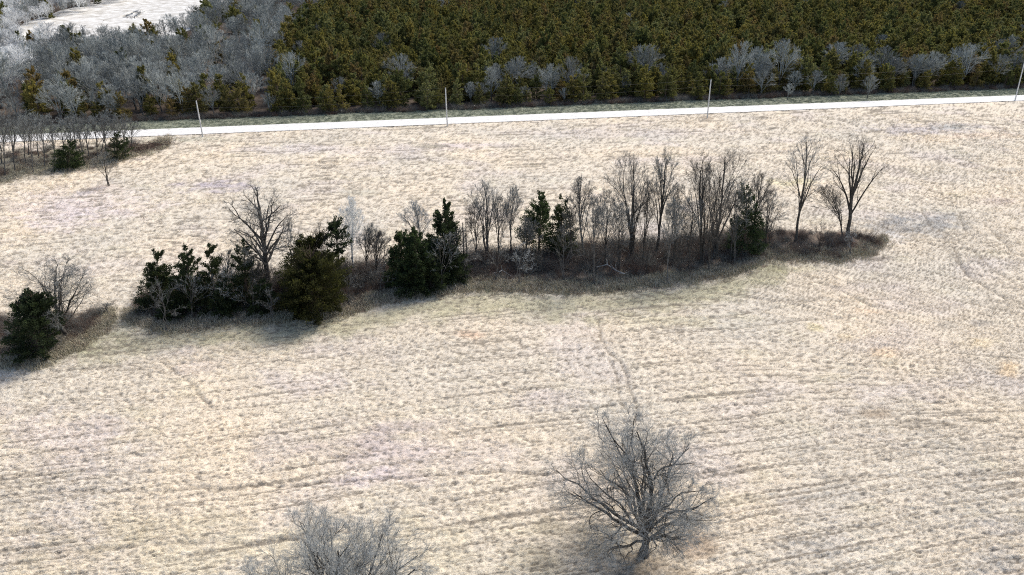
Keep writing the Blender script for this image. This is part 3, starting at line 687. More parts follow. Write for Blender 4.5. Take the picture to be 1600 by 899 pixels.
B('thin pale bare tree standing forward of the hedgerow above a fallen bough', (929, 446), (928, 378), (928, 308), 902, 962, .13, 'vase', 'bark_grey', 'twig_grey', n=420, seed=25)
B('large fan shaped bare tree in the middle of the hedgerow', (986, 405), (986, 372), (992, 240), 938, 1024, .36, 'vase', 'bark_dark', 'twig_grey', n=1050, stems=3, seed=26, up=.3)
B('tall narrow bare tree right of the large fan shaped one', (1025, 405), (1034, 325), (1038, 234), 1014, 1062, .25, 'vase', 'bark_dark', 'twig_grey', n=620, seed=27, up=.3)
B('young thin bare tree before the row, below the tall narrow one', (1042, 440), (1046, 385), (1050, 312), 1034, 1066, .10, 'narrow', 'bark_grey', 'twig_grey', n=190, seed=28)
B('tall bare tree with many upright limbs left of the multi stemmed giant', (1096, 412), (1096, 350), (1096, 238), 1062, 1118, .26, 'vase', 'bark_dark', 'twig_dark', n=760, seed=29, up=.3, stems=2)
B('dark multi stemmed bare giant, widest crown of the hedgerow', (1121, 400), (1121, 365), (1136, 234), 1084, 1180, .36, 'vase', 'bark_dark', 'twig_dark', n=1150, stems=4, seed=30, up=.3)
B('bare tree reaching up out of the grey green cedar', (1176, 392), (1180, 335), (1194, 272), 1156, 1214, .18, 'vase', 'bark_dark', 'twig_dark', n=430, seed=31, up=.2)
B('solitary slim bare tree with a whitish crown fork', (1243, 378), (1257, 285), (1262, 214), 1224, 1298, .22, 'vase', 'bark_dark', 'twig_pale', n=520, seed=32, up=.15, lv=(5, 4, 4, 2), nl=9)
B('dark leaning bare tree forking high at the right end of the hedgerow', (1325, 372), (1331, 308), (1352, 217), 1292, 1382, .34, 'vase', 'bark_dark', 'twig_dark', n=420, seed=33, up=.25, tw=1, lv=(5, 4, 3, 2), nl=8)
B('small bare tree leaning left against the forked one', (1317, 370), (1312, 342), (1288, 290), 1264, 1322, .13, 'vase', 'bark_dark', 'twig_dark', n=170, seed=34, tw=1)
B('little lone bare tree on the field before the roadside grove', (169, 291), (166, 272), (160, 238), 142, 186, .13, 'vase', 'bark_dark', 'twig_grey', n=380, seed=35, stems=2, lv=(5, 4, 3, 1), nl=7)
SAP = [((560, 462), (560, 440), (562, 408), 538, 590, 'twig_dark', 'scrubby dark sapling right of the big olive cedar'), ((592, 458), (592, 438), (596, 402), 572, 620, 'twig_grey', 'scrubby grey sapling at the left foot of the green cedars'), ((545, 478), (545, 460), (548, 430), 528, 572, 'twig_grey', 'low twiggy sapling at the lower right foot of the olive cedar'),
       ((257, 518), (255, 480), (246, 420), 214, 290, 'twig_grey', 'hazy grey sapling at the very left tip of the hedgerow'), ((300, 500), (300, 470), (300, 415), 270, 340, 'twig_pale', 'pale twiggy sapling in front of the left cedar pair'),
       ((345, 492), (345, 460), (352, 400), 312, 388, 'twig_pale', 'silvery tangled sapling beside the third cedar from the left'), ((392, 492), (395, 468), (400, 425), 366, 430, 'twig_grey', 'low grey sapling at the foot of the gnarled oak'),
       ((425, 500), (424, 470), (420, 440), 400, 448, 'twig_grey', 'small sapling pressed against the big olive cedar'), ((455, 450), (455, 400), (455, 330), 436, 478, 'twig_grey', 'slim sapling right of the gnarled oak crown'),
       ((730, 440), (728, 410), (738, 372), 712, 758, 'twig_grey', 'short sapling beside the broken snags'), ((775, 440), (778, 415), (785, 385), 755, 812, 'twig_grey', 'pale scrubby sapling below the twin stemmed tree'),
       ((812, 445), (812, 420), (820, 380), 792, 846, 'twig_pale', 'leaning pale sapling before the broad cedar pair'), ((880, 440), (880, 410), (880, 350), 856, 912, 'twig_grey', 'grey sapling in front of the smaller cedar of the pair'),
       ((955, 430), (955, 405), (958, 350), 938, 980, 'twig_grey', 'young sapling at the left foot of the fan shaped tree'), ((1012, 430), (1010, 405), (1008, 360), 992, 1030, 'twig_dark', 'dark young sapling at the right foot of the fan shaped tree'),
       ((1062, 425), (1062, 390), (1066, 330), 1046, 1086, 'twig_dark', 'slim sapling left of the multi stemmed giant'), ((1148, 412), (1148, 385), (1150, 335), 1128, 1174, 'twig_grey', 'grey sapling in front of the grey green cedar'),
       ((1202, 384), (1204, 365), (1212, 325), 1186, 1234, 'twig_dark', 'sapling between the grey green cedar and the solitary slim tree'), ((1280, 395), (1280, 385), (1284, 350), 1266, 1300, 'twig_dark', 'low sapling between the two rightmost trees'),
       ((1330, 400), (1330, 380), (1331, 352), 1320, 1342, 'twig_pale', 'thin white sapling before the forked tree'), ((168, 492), (167, 480), (165, 462), 156, 178, 'twig_grey', 'tiny bare sapling in the gap left of the hedgerow'),
       ((605, 440), (600, 405), (600, 372), 585, 625, 'twig_grey', 'sapling left of the bright green cedars'), ((500, 445), (500, 400), (502, 345), 485, 520, 'twig_dark', 'thin sapling above the olive cedar'), ((540, 450), (540, 425), (545, 395), 520, 562, 'twig_dark', 'low sapling in front of the white barked tree'),
       ((690, 455), (690, 425), (700, 362), 664, 724, 'twig_pale', 'pale arching sapling across the tallest cedar'), ((845, 430), (845, 410), (848, 380), 826, 868, 'twig_dark', 'brown sapling under the broad cedar'), ((28, 548), (24, 535), (12, 508), -15, 30, 'twig_grey', 'grey scrubby sapling at the left picture edge')]
for k, (b_, f_, t_, a0, a1, tw_, lab) in enumerate(SAP):
    t_ = (t_[0], t_[1] + (14 if a1 < 460 and k else 0))
    B(lab, b_, f_, t_, a0, a1, .075, 'oak' if k % 2 else 'vase', 'bark_grey' if tw_ != 'twig_dark' else 'bark_dark', tw_, n=230, stems=2, seed=60 + k, tw=2, tlen=.9, trad=.010, name='sapling', cat='sapling', up=.1, low=.8, lv=(5, 4, 3, 0), nl=6)
EXT = [((745, 412), (744, 380), (742, 318), 722, 770, 'twin stemmed tree, its shorter left neighbour'), ((780, 408), (779, 375), (781, 305), 764, 800, 'medium bare tree wedged between the twin stemmed and the slender one'),
       ((824, 418), (822, 390), (826, 340), 806, 846, 'short bare tree leaning on the broad central cedar'), ((890, 416), (892, 385), (894, 322), 874, 916, 'medium bare tree just right of the ragged cedar'),
       ((944, 418), (946, 380), (950, 296), 924, 972, 'medium bare tree hugging the left side of the fan shaped tree'), ((966, 424), (966, 392), (968, 318), 944, 992, 'dark bare tree before the left half of the fan shaped tree'),
       ((1004, 416), (1006, 375), (1012, 280), 988, 1034, 'bare tree filling the gap right of the fan shaped tree'), ((1052, 416), (1054, 370), (1058, 286), 1036, 1080, 'bare tree between the tall narrow one and the upright limbed one'),
       ((1076, 424), (1076, 388), (1080, 306), 1056, 1102, 'medium bare tree before the upright limbed one'), ((1108, 424), (1108, 385), (1112, 300), 1086, 1138, 'medium bare tree in front of the dark giant'),
       ((1142, 404), (1145, 365), (1154, 282), 1122, 1180, 'bare tree left behind the grey green cedar'), ((1196, 388), (1198, 362), (1206, 300), 1176, 1232, 'small bare tree fanning out right of the grey green cedar'),
       ((588, 436), (588, 410), (592, 362), 570, 614, 'low bare tree between the forked one and the green cedars'), ((708, 440), (710, 405), (716, 356), 692, 740, 'bare tree against the right flank of the tallest cedar'),
       ((352, 470), (354, 440), (360, 392), 332, 384, 'grey bare tree between the third and fourth cedar'), ((408, 480), (408, 455), (410, 410), 388, 432, 'small grey bare tree under the gnarled oak')]
for k, (b_, f_, t_, a0, a1, lab) in enumerate(EXT):
    B(lab if lab[0] != 't' else 'shorter bare tree at the left side of the twin stemmed one', b_, f_, t_, a0, a1, .13, 'vase', 'bark_dark', 'twig_grey' if k % 3 else 'twig_dark', seed=400 + k, stems=1 + k % 2, up=.2, lv=(6, 5, 3, 2), nl=9)
print('bare', time.time() - T0, TRIS)
C = cedar
C('squat dark cedar beside the bare tree at the left edge', (58, 556), (50, 458), 18, 90, 'oval', 'cedar_dark', 150, 90, 1, skirt=.02)
C('dark cedar with a pointed top, leftmost of the hedgerow', (246, 482), (246, 391), 224, 278, 'full', 'cedar_dark', 110, 70, 2)
C('second dark cedar from the left with drooping tufts', (296, 488), (292, 384), 264, 324, 'full', 'cedar_dark', 110, 60, 3, sparse=.4)
C('thin dark cedar third from the left', (336, 484), (327, 382), 304, 358, 'full', 'cedar_dark', 90, 60, 4, sparse=.3)
C('dark cedar standing left of the gnarled oak trunk', (386, 478), (380, 374), 354, 412, 'full', 'cedar_dark', 100, 60, 5, sparse=.3)
C('big round olive cedar, broadest evergreen of the hedgerow', (487, 488), (486, 396), 434, 536, 'oval', 'cedar_olive', 210, 130, 6, skirt=.01)
C('flat topped olive brown cedar behind the big round one', (474, 446), (486, 364), 448, 508, 'top', 'cedar_olive', 110, 60, 7, skirt=.3, sparse=.3)
C('tall sparse cedar with a bare lower trunk left of the white barked tree', (532, 438), (524, 342), 508, 548, 'top', 'cedar_dark', 60, 45, 8, skirt=.42, sparse=.4)
C('low dark cedar tucked between the first and second cedar from the left', (272, 496), (270, 432), 252, 294, 'full', 'cedar_dark', 90, 60, 31)
C('low dark cedar tucked between the third cedar and the gnarled oak', (352, 492), (350, 434), 332, 372, 'full', 'cedar_dark', 80, 55, 32, sparse=.3)
C('low dark cedar against the left side of the big olive one', (412, 490), (410, 436), 394, 434, 'full', 'cedar_dark', 80, 55, 33, sparse=.2)
C('bright green cedar left of the pair before the tallest cedar', (624, 446), (628, 361), 600, 652, 'full', 'cedar_green', 110, 70, 9)
C('bright green cedar right of the pair before the tallest cedar', (652, 454), (648, 358), 624, 688, 'full', 'cedar_green', 130, 80, 10)
C('tallest dark cedar, a dense cone in the middle of the row', (695, 436), (694, 315), 662, 730, 'full', 'cedar_dark', 180, 100, 11)
C('low dark cedar at the foot of the tallest one', (672, 452), (674, 392), 650, 708, 'cone', 'cedar_dark', 90, 60, 12)
C('broad dark cedar with a visible trunk, larger of the central pair', (842, 398), (845, 300), 800, 880, 'full', 'cedar_green', 130, 60, 13, skirt=.14, sparse=.25)
C('smaller ragged cedar on the right of the central pair', (876, 402), (878, 307), 856, 908, 'full', 'cedar_dark', 90, 55, 14, sparse=.4, skirt=.1)
C('grey green cedar near the right of the hedgerow', (1165, 398), (1166, 288), 1136, 1196, 'full', 'cedar_green', 130, 60, 15, skirt=.08)
C('dark cedar at the field side of the roadside grove', (106, 263), (108, 220), 86, 132, 'cone', 'cedar_green', 110, 50, 16)
C('thin dark cedar at the right end of the roadside grove', (183, 250), (184, 206), 168, 202, 'cone', 'cedar_dark', 80, 40, 17, sparse=.3)
print('cedar', time.time() - T0, TRIS)

# snags, fallen boughs
def limb_thing(name, label, pts, r0, r1, mat, cat, seed=0, boughs=4):
    g = np.random.default_rng(seed); P = np.array(pts, float); n = len(P); o = empty(name, tuple(P[0])); tag(o, label, cat)
    P0 = P - P[0]; v, q = tubes(P0, np.arange(n) - 1, np.linspace(r0, r1, n), np.arange(1, n), 7); link('stem', mesh_np('stem', v, q, smooth=True, mat=M[mat]), o)
    for k in range(boughs):
        i = g.integers(n // 3, n - 1); d = unit(g.normal(0, 1, 3) + [0, 0, .8]); Q = np.array([P0[i], P0[i] + d * .6, P0[i] + d * 1.1 + g.normal(0, .2, 3)])
        v, q = tubes(Q, np.arange(3) - 1, np.array([r1 * 1.2, r1 * .9, r1 * .4]), np.arange(1, 3), 5); link('branch', mesh_np('branch', v, q, smooth=True, mat=M[mat]), o)
def vert(base_px, tops_px):
    bx, by = at1(*base_px); out = [(bx, by, float(terr(bx, by)))]
    for t in tops_px: X_, Z_ = top_at(*t, by); out.append((X_, by, Z_))
    return out
limb_thing('snag', 'broken dead trunk right of the tallest cedar, left one of two', vert((726, 436), [(725, 405), (724, 375), (723, 348)]), .17, .07, 'bark_dark', 'dead tree', 1)
limb_thing('snag', 'taller split dead trunk right of the tallest cedar', vert((731, 438), [(730, 405), (728, 370), (728, 334)]), .16, .04, 'bark_dark', 'dead tree', 2)
def along(pxs, z):
    return [(*at1(*p), zz + float(terr(*at1(*p)))) for p, zz in zip(pxs, z)]
limb_thing('fallen_bough', 'pale fallen bough lying in the brush below the fan shaped tree', along([(932, 425), (948, 424), (962, 431), (975, 434), (985, 428)], [.9, 1.2, .9, .7, .5]), .13, .05, 'bark_pale', 'branch', 3, 5)
limb_thing('fallen_bough', 'short pale bough lying before the twin stemmed tree', along([(772, 432), (785, 430), (798, 436)], [.6, .9, .5]), .10, .04, 'bark_pale', 'branch', 4, 4)
limb_thing('fallen_bough', 'grey bough slanting down from the tallest cedar', along([(712, 452), (700, 440), (688, 425)], [.4, 2.6, 4.8]), .10, .04, 'bark_pale', 'branch', 5, 6)
print('snags', time.time() - T0)

# ================================================================== ROADSIDE GROVE (this side of the road, far left)
GR = [(8, 276, 4, 172), (24, 268, 14, 165), (40, 258, 36, 180), (52, 270, 44, 176), (70, 262, 66, 186), (86, 252, 78, 178), (20, 250, 26, 184), (100, 246, 96, 190), (122, 250, 112, 182), (140, 246, 128, 176), (132, 260, 122, 196),
      (152, 252, 150, 182), (166, 246, 160, 176), (158, 240, 170, 172), (196, 248, 190, 178), (206, 232, 206, 190), (60, 244, 56, 178), (2, 256, -4, 180), (44, 242, 48, 170), (110, 240, 110, 176), (178, 238, 180, 186)]
side = ['with a leaning trunk', 'with a high narrow crown', 'with a rounded grey crown', 'with a thin pale stem', 'with a forked stem', 'with a broom of upright twigs']
seen_ = set()
for k, (bx, by, tx, ty_) in enumerate(GR):
    w = 20 + (k * 7) % 10; pos = f'{k + 1}'
    g_ = ['far left', 'left', 'middle', 'right'][min(3, max(0, int(bx // 55)))]
    dpt = 'front' if by > 256 else ('second line' if by > 247 else 'road side')
    sk = next(q for q in range(k, k + 6) if (q % 6, dpt, g_) not in seen_) % 6; seen_.add((sk, dpt, g_))
    B(f"slim bare tree {side[sk]}, {dpt} of roadside grove, {g_}", (bx, by), (tx * .5 + bx * .5, by * .52 + ty_ * .48), (tx, ty_), tx - w, tx + w, .12, 'vase', 'bark_grey', 'twig_wood', n=260, seed=200 + k,
      tw=2, tlen=1.0, trad=.018, group='bare trees of the roadside grove', up=.2, lv=(6, 5, 3, 0), nl=9)

# ================================================================== THE WOOD BEYOND THE ROAD
def front_y(x): return wood_front(x)
def ced_boundary(py): return np.interp(py, [-40, 0, 60, 120, 190], [600, 560, 452, 425, 430])
cvars = []
for k in range(7):
    g = np.random.default_rng(900 + k)
    (tv, tq), (v, q) = cedar_mesh(g, 8.0, 4.4, 64, 46, .46, .12, ['cone', 'full', 'cone', 'oval', 'cone', 'full', 'full'][k], .03)
    cvars.append((mesh_np('trunk', tv, tq, mat=M['bark_cedar']), mesh_np('crown', v, q, mat=M['cedar_wood'])))
bvars = []
for k in range(9):
    g = np.random.default_rng(950 + k)
    H = 9.5; w = 3.1 + .5 * (k % 3); kind = ['oak', 'vase', 'vase'][k % 3]
    c, r, T, Tr, L1, R1 = skeleton(g, H, (g.normal(0, .3), 0, 3.0), w, w, 2.4, 0, .15, kind, 8, 1 + (k % 2), .16, 0)
    L2, R2 = grow(g, L1, R1, 6, .6, .55, c, r, 4, .13, .15, .2, .55, .034)
    L3, R3 = grow(g, L2, R2, 5, .6, .6, c, r * 1.03, 3, .13, .15, .1, .6, .026)
    L4, R4 = grow(g, L3, R3, 4, .55, .8, c, r * 1.06, 2, .15, .15, .1, .7, .020)
    tv, tq = chains(T, Tr, 6); cv, cq = join([chains(L1, R1, 5), chains(L2, R2, 3), chains(L3, R3, 3)]); wv, wq = chains(L4, R4, 3)
    tr = mesh_np('trunk', tv, tq, smooth=True, mat=M['bark_grey'])
    cr = mesh_np('crown', np.concatenate([cv, wv]), np.concatenate([cq, wq + len(cv)]), mat=M['twig_wood'])
    cr2 = cr.copy(); cr2.materials[0] = M['twig_far']; tr2 = tr.copy(); tr2.materials[0] = M['bark_pale']
    bvars.append((tr, cr, tr2, cr2))
print('variants', time.time() - T0, sum(len(c[1].polygons) for c in cvars), sum(len(c[1].polygons) for c in bvars))
# jittered planting grid over the hillside
sp = 4.5
gx, gy = np.meshgrid(np.arange(-620, 660, sp), np.arange(195, 980, sp)); gx = gx.ravel().astype(float); gy = gy.ravel().astype(float)
gx += rng.uniform(-.85, .85, len(gx)) * sp; gy += rng.uniform(-.85, .85, len(gy)) * sp
dd = gy - wood_front(gx); keep = dd > .8; gx, gy, dd = gx[keep], gy[keep], dd[keep]
gz = terr(gx, gy); gpx, gpy = to_px(gx, gy, gz)
keep = (gpx > -230) & (gpx < 1830) & (gpy > -105); gx, gy, gz, dd, gpx, gpy = [a[keep] for a in (gx, gy, gz, dd, gpx, gpy)]
clear = in_poly(gpx, gpy, CLEAR)
bnd = ced_boundary(gpy) + 26 * fbm(gx / 14, gy / 14, 2, 44)
isC = gpx > bnd
nz = fbm(gx / 11, gy / 11, 2, 45); u = rng.random(len(gx))
cl = sstep(.1, .4, fbm(gx / 26 + 7, gy / 26, 2, 47))
# cedars among the bare wood on the left, mostly low and near the road
cedL = (~isC) & (u < .10 + .30 * (dd < 16) * (gpx > 60) + .10 * cl * (gpx > 90) * (gpx < 420))
bareC = isC & (((u < .012)) | ((dd < 24) & (u < np.where(gpx > 680, .30, .12)) & (nz > -.05)) | ((gpy < 14) & (gpx > 1250) & (u < .5)))
bare = ((~isC) & ~cedL) | bareC
bare &= ~clear; ced = ~bare & ~clear
# bare trees stand wider apart
thin = bare & ~bareC & ~((gpx < 255 - 2 * gpy) & (rng.random(len(gx)) < .5)) & (rng.random(len(gx)) < np.where((gpx < 260) & (gpy > 85), .30, .52)); bare &= ~thin
# gaps among cedars
ced &= ~((rng.random(len(gx)) < .10) & (dd > 8))
CI = np.where(ced)[0]; BI = np.where(bare)[0]
vis = (gpx > -10) & (gpx < 1610)
def split(I):
    I = I[np.argsort(gy[I] + 1000 * (~vis[I]))]; return I[:300], I[300:]
CI1, CI2 = split(CI)
# hand placed bare trees that show above the cedars
HP = [(1152, 130, 1.75), (1215, 130, 1.8), (1186, 136, 1.2), (1345, 130, 1.25), (1428, 122, 1.2), (1390, 126, 1.1), (1490, 116, 1.3), (1545, 108, 1.4), (1462, 120, 1.1), (1122, 130, 1.0), (870, 132, .95), (905, 136, .9), (940, 128, .85), (745, 55, 1.0), (1230, 144, .55), (780, 128, .8), (1355, 142, .8), (600, 70, .9), (640, 62, .95), (980, 40, 1.0), (1130, 22, 1.1), (975, 138, .7), (820, 150, .6), (1270, 136, .85), (1310, 140, .8)]
hx, hy = at(np.array([h[0] for h in HP], float), np.array([h[1] + 12 for h in HP], float))
hs = np.array([h[2] for h in HP])
BI1, BI2 = split(BI); BI1 = BI1[:300 - len(HP)]; BI2 = BI[~np.isin(BI, BI1)]
polep = [at1(*p[0])[0] for p in POLES]
ORD = ['', 'second', 'third', 'fourth', 'fifth', 'sixth', 'seventh', 'eighth', 'ninth', 'tenth', 'eleventh', 'twelfth', 'thirteenth', 'fourteenth', 'fifteenth', 'sixteenth', 'seventeenth', 'eighteenth', 'nineteenth', 'twentieth', 'twenty-first', 'twenty-second', 'twenty-third', 'twenty-fourth', 'twenty-fifth', 'twenty-sixth', 'twenty-seventh', 'twenty-eighth', 'twenty-ninth', 'thirtieth']
def place_words(px, d):
    row = 'front line of wood' if d < 6 else ('second line of wood' if d < 11 else ('third line of wood' if d < 18 else ('deep in the wood' if d < 34 else 'far up the slope')))
    for lim, w in [(120, 'behind roadside grove'), (300, 'left of leftmost pole'), (420, 'just right of leftmost pole'), (560, 'where grey meets olive'), (680, 'left of second pole'), (830, 'right of second pole'),
           (980, 'between the middle poles'), (1095, 'left of third pole'), (1230, 'right of third pole'), (1400, 'right of tall pale pair'), (1530, 'near the right edge'), (99999, 'at the right edge')]:
        if px < lim: return row, w
def ordinals(items):
    """items: (what, px, d) -> labels that count look-alikes of one stretch from the left"""
    groups = {}
    for i, (what, px, d) in enumerate(items): groups.setdefault((what,) + place_words(px, d), []).append((px, i))
    out = [''] * len(items)
    for (what, row, seg), L_ in groups.items():
        for r_, (px, i) in enumerate(sorted(L_)):
            out[i] = f"{what}, {row}, {seg}" if len(L_) == 1 else (f"leftmost {what}, {row}, {seg}" if r_ == 0 else f"{ORD[min(r_, 29)]} {what} from left, {row}, {seg}")
    return out
def ctint(k): return ['slim pointed', 'round headed', 'bushy pointed', 'broad domed', 'narrow feathery', 'ragged conical', 'plump rounded'][k]
def btint(k): return ['round crowned', 'upswept', 'wide crowned'][k % 3]
def put(I, variants, name, cedarish):
    ks = rng.integers(len(variants), size=len(I))
    labs = ordinals([((ctint(int(k)) + ' cedar') if cedarish else (btint(int(k)) + (' whitish' if whitish(gpx[i], gpy[i]) else ' grey') + ' tree'), gpx[i], dd[i]) for i, k in zip(I, ks)])
    for i, k, lab in zip(I, ks, labs):
        k = int(k); s = float(rng.uniform(.8, 1.45) * (1.06 + .55 * float(fbm(gx[i] / 13, gy[i] / 13, 2, 91))) * (.85 if dd[i] < 5 else 1)); sw = s * float(rng.uniform(.85, 1.2))
        if not cedarish: s *= .95
        o = empty(name, (float(gx[i]), float(gy[i]), float(gz[i])), float(rng.uniform(0, 6.28))); o.scale = (sw, sw, s)
        if cedarish:
            tr, cr = variants[k]
        else:
            far = whitish(gpx[i], gpy[i]); tr, cr = variants[k][2:] if far else variants[k][:2]
        tag(o, lab, 'tree', 'cedars of the wood beyond the road' if cedarish else 'bare trees of the wood beyond the road')
        link('trunk', tr, o); link('crown', cr, o)
def whitish(px, py): return bool((px < 330 - 2.3 * py or (px < 44 and py < 165)) and math.sin(px * 12.9 + py * 7.1) > -.75)
put(CI1, cvars, 'cedar_tree', True)
put(BI1, bvars, 'bare_tree', False)
hlab = ordinals([(btint(k) + ' pale tree', h[0], 30) for k, h in enumerate(HP)])
for k, (x, y, s) in enumerate(zip(hx, hy, hs)):
    o = empty('bare_tree', (float(x), float(y), float(terr(x, y))), k * 1.7); o.scale = (s, s, s)
    lab = hlab[k]
    tag(o, lab, 'tree', 'bare trees of the wood beyond the road'); v = bvars[k % 9]; link('trunk', v[0], o); link('crown', v[1], o)
def srcs(vs): return [source('scatter_source', m) for m in vs]
def scat(name, I, vs, label, cat, s0, s1, seed):
    g = np.random.default_rng(seed); s = g.uniform(s0, s1, len(I)) * (1.0 + .55 * fbm(gx[I] / 13, gy[I] / 13, 2, 91)); w = s * g.uniform(.85, 1.2, len(I))
    return scatter(name, np.stack([gx[I], gy[I], gz[I]], 1), g.uniform(0, 6.28, len(I)), np.stack([w, w, s], 1), g.integers(0, len(vs), len(I)), srcs(vs), label, cat, .04, seed)
scat('far_cedar_wood', CI2, [c[1] for c in cvars], 'olive and rust cedars massed up the hillside beyond the first rows', 'wood', .85, 1.6, 1)
wf = np.array([whitish(a, b) for a, b in zip(gpx[BI2], gpy[BI2])])
scat('far_bare_wood', BI2[~wf], [b[1] for b in bvars], 'grey leafless wood filling the hillside at the left', 'wood', .7, 1.2, 2)
scat('bleached_bare_wood', BI2[wf], [b[3] for b in bvars], 'whitish leafless wood around the pale clearing', 'wood', .7, 1.2, 3)
print('wood', len(CI), len(BI), len(CI2), len(BI2), time.time() - T0)

# ================================================================== BRUSH, VERGE GRASS, FIELD GRASS
def bush(g, H, W, n, r=.014, segs=3):
    base = g.normal(0, .22 * W, (n, 3)); base[:, 2] = 0
    d = unit(np.stack([g.normal(0, .45, n), g.normal(0, .45, n), g.uniform(.5, 1.2, n)], 1)); L = H * g.uniform(.5, 1.15, (n, 1)) / segs
    Vs, Qs, off = [], [], 0; p = base; rr = r
    for s in range(segs):
        p1 = p + d * L; v, q = sticks(p, p1, rr, rr * .65); Vs.append(v); Qs.append(q + off); off += len(v)
        d2 = unit(d + g.normal(0, .7, d.shape)); v, q = sticks(p1, p1 + d2 * L * .8, rr * .5, rr * .25); Vs.append(v); Qs.append(q + off); off += len(v)
        p = p1; d = unit(d + g.normal(0, .35, d.shape) + [0, 0, -.08]); rr *= .65
    return np.concatenate(Vs), np.concatenate(Qs)
bb = [mesh_np('brush_stems', *bush(np.random.default_rng(700 + k), 1.5, 1.6, 70), mat=M['brush_brown']) for k in range(4)]
bg = [mesh_np('brush_stems', *bush(np.random.default_rng(720 + k), 1.7, 1.7, 60, .013), mat=M['brush_grey']) for k in range(3)]
def poly_points(poly, n, seed, inset=0):
    g = np.random.default_rng(seed); xs_ = [p[0] for p in poly]; ys_ = [p[1] for p in poly]
    px = g.uniform(min(xs_), max(xs_), n); py = g.uniform(min(ys_), max(ys_), n); m = in_poly(px, py + 4 + inset, poly) & in_poly(px, py - 2, poly); return at(px[m], py[m])
def scat_xy(name, x, y, vs, label, cat, s0, s1, seed, tilt=.15, flat=(.7, 1.2), w=None):
    g = np.random.default_rng(seed); s = g.uniform(s0, s1, len(x)) * (1 if w is None else w); h = s * g.uniform(*flat, len(x))
    return scatter(name, np.stack([x, y, terr(x, y) - .03], 1), g.uniform(0, 6.28, len(x)), np.stack([s, s, h], 1), g.integers(0, len(vs), len(x)), srcs(vs), label, cat, tilt, seed)
x1_, y1_ = poly_points(HEDGE, 9000, 1); x2_, y2_ = poly_points(LEFTB, 2600, 2); x3_, y3_ = poly_points(GROVE, 1500, 3)
x_, y_ = np.concatenate([x1_, x2_, x3_]), np.concatenate([y1_, y2_, y3_])
m = fbm(x_ / 4, y_ / 4, 2, 55) > -.20; x_, y_ = x_[m], y_[m]
# brush stands highest along the middle of the hedgerow and thins to its lower edge
px_, py_ = to_px(x_, y_, terr(x_, y_)); low_ = np.array([4 + 0 * a for a in px_])
lowl = np.interp(px_, [p[0] for p in HEDGE[1:19]], [p[1] for p in HEDGE[1:19]]); wgt = np.clip(.08 + (lowl - py_) / 36 + .5 * fbm(x_ / 6, y_ / 6, 2, 58), .2, 1.25); k_ = (px_ < 200) | (px_ > 1205); wgt[k_] = np.clip(.6 + .8 * fbm(x_[k_] / 3, y_[k_] / 3, 2, 59), .2, 1)
scat_xy('hedgerow_brush', x_, y_, bb + bg, 'maroon brown and grey thicket under the hedgerow trees', 'brush', .8, 1.6, 5, w=wgt)
# underbrush along the front of the wood
g = np.random.default_rng(9); fx_ = g.uniform(-230, 240, 3600); fy_ = wood_front(fx_) + np.abs(g.normal(0, 2.2, 3600)) - .6
scat_xy('woodland_edge_brush', fx_, fy_, bb + bg, 'dark tangled brush along the foot of the wood', 'brush', .6, 1.2, 6)
# brush pile at the field corner
px_ = g.normal(232, 16, 260); py_ = 233 - (px_ - 232) * .22 + g.normal(0, 3.0, 260); x_, y_ = at(px_, py_)
o = empty('brush_pile', (float(x_.mean()), float(y_.mean()), 0)); tag(o, 'heap of dark brown brush at the field corner by the road', 'brush pile')
p0 = np.stack([x_ - x_.mean(), y_ - y_.mean(), g.uniform(0, 1.0, len(x_))], 1); d = unit(g.normal(0, 1, p0.shape) * [1, 1, .3]); v, q = sticks(p0 - d * .9, p0 + d * .9, .06, .03)
link('branches', mesh_np('branches', v, q, mat=M['brush_brown']), o)['kind'] = 'stuff'

def tuft(g, n, h, spread, r):
    a = g.uniform(0, 6.28, n); b = np.stack([g.normal(0, spread, n), g.normal(0, spread, n), np.zeros(n)], 1)
    out = np.stack([np.cos(a), np.sin(a), np.zeros(n)], 1); sd_ = np.stack([-np.sin(a), np.cos(a), np.zeros(n)], 1) * r * g.uniform(.6, 1.3, (n, 1))
    hh = h * g.uniform(.45, 1.1, (n, 1)); le = hh * g.uniform(.15, .9, (n, 1))
    m1 = b + out * le * .35 + np.array([0, 0, 1]) * hh * .65; t_ = b + out * le + np.array([0, 0, 1]) * hh * .9
    V = np.stack([b - sd_, b + sd_, m1 + sd_ * .7, m1 - sd_ * .7, t_], 1).reshape(-1, 3); k = np.arange(n)[:, None] * 5
    return V, (k + [0, 1, 2, 3]), (k + [3, 2, 4])
def grass_mat(name, stops):
    m, nt, b = mat_new(name, .8, .15); oi = nt.nodes.new('ShaderNodeObjectInfo'); r = ramp(nt, stops); nt.links.new(oi.outputs['Random'], r.inputs[0]); nt.links.new(r.outputs[0], b.inputs['Base Color']); return m
M['straw'] = grass_mat('straw', [(0, (.85, .84, .80)), (.3, (1.12, 1.11, 1.12)), (.6, (1.06, 1.04, .96)), (.8, (1.25, 1.25, 1.3)), (1, (.72, .70, .66))])
nt_ = M['straw'].node_tree; ia = nt_.nodes.new('ShaderNodeAttribute'); ia.attribute_type = 'INSTANCER'; ia.attribute_name = 'tint'
b_ = nt_.nodes['Principled BSDF']; src_ = b_.inputs['Base Color'].links[0].from_socket; nt_.links.new(mixc(nt_, ia.outputs['Color'], src_, 1.0, 'MULTIPLY'), b_.inputs['Base Color'])
M['green_straw'] = grass_mat('verge_blades', [(0, (.19, .21, .15)), (.5, (.28, .30, .22)), (1, (.40, .39, .30))])
tg_ = [mesh_np('tuft', v, q, t, mat=M['straw']) for v, q, t in (tuft(np.random.default_rng(800 + k), 26, .17, .13, .010) for k in range(5))]
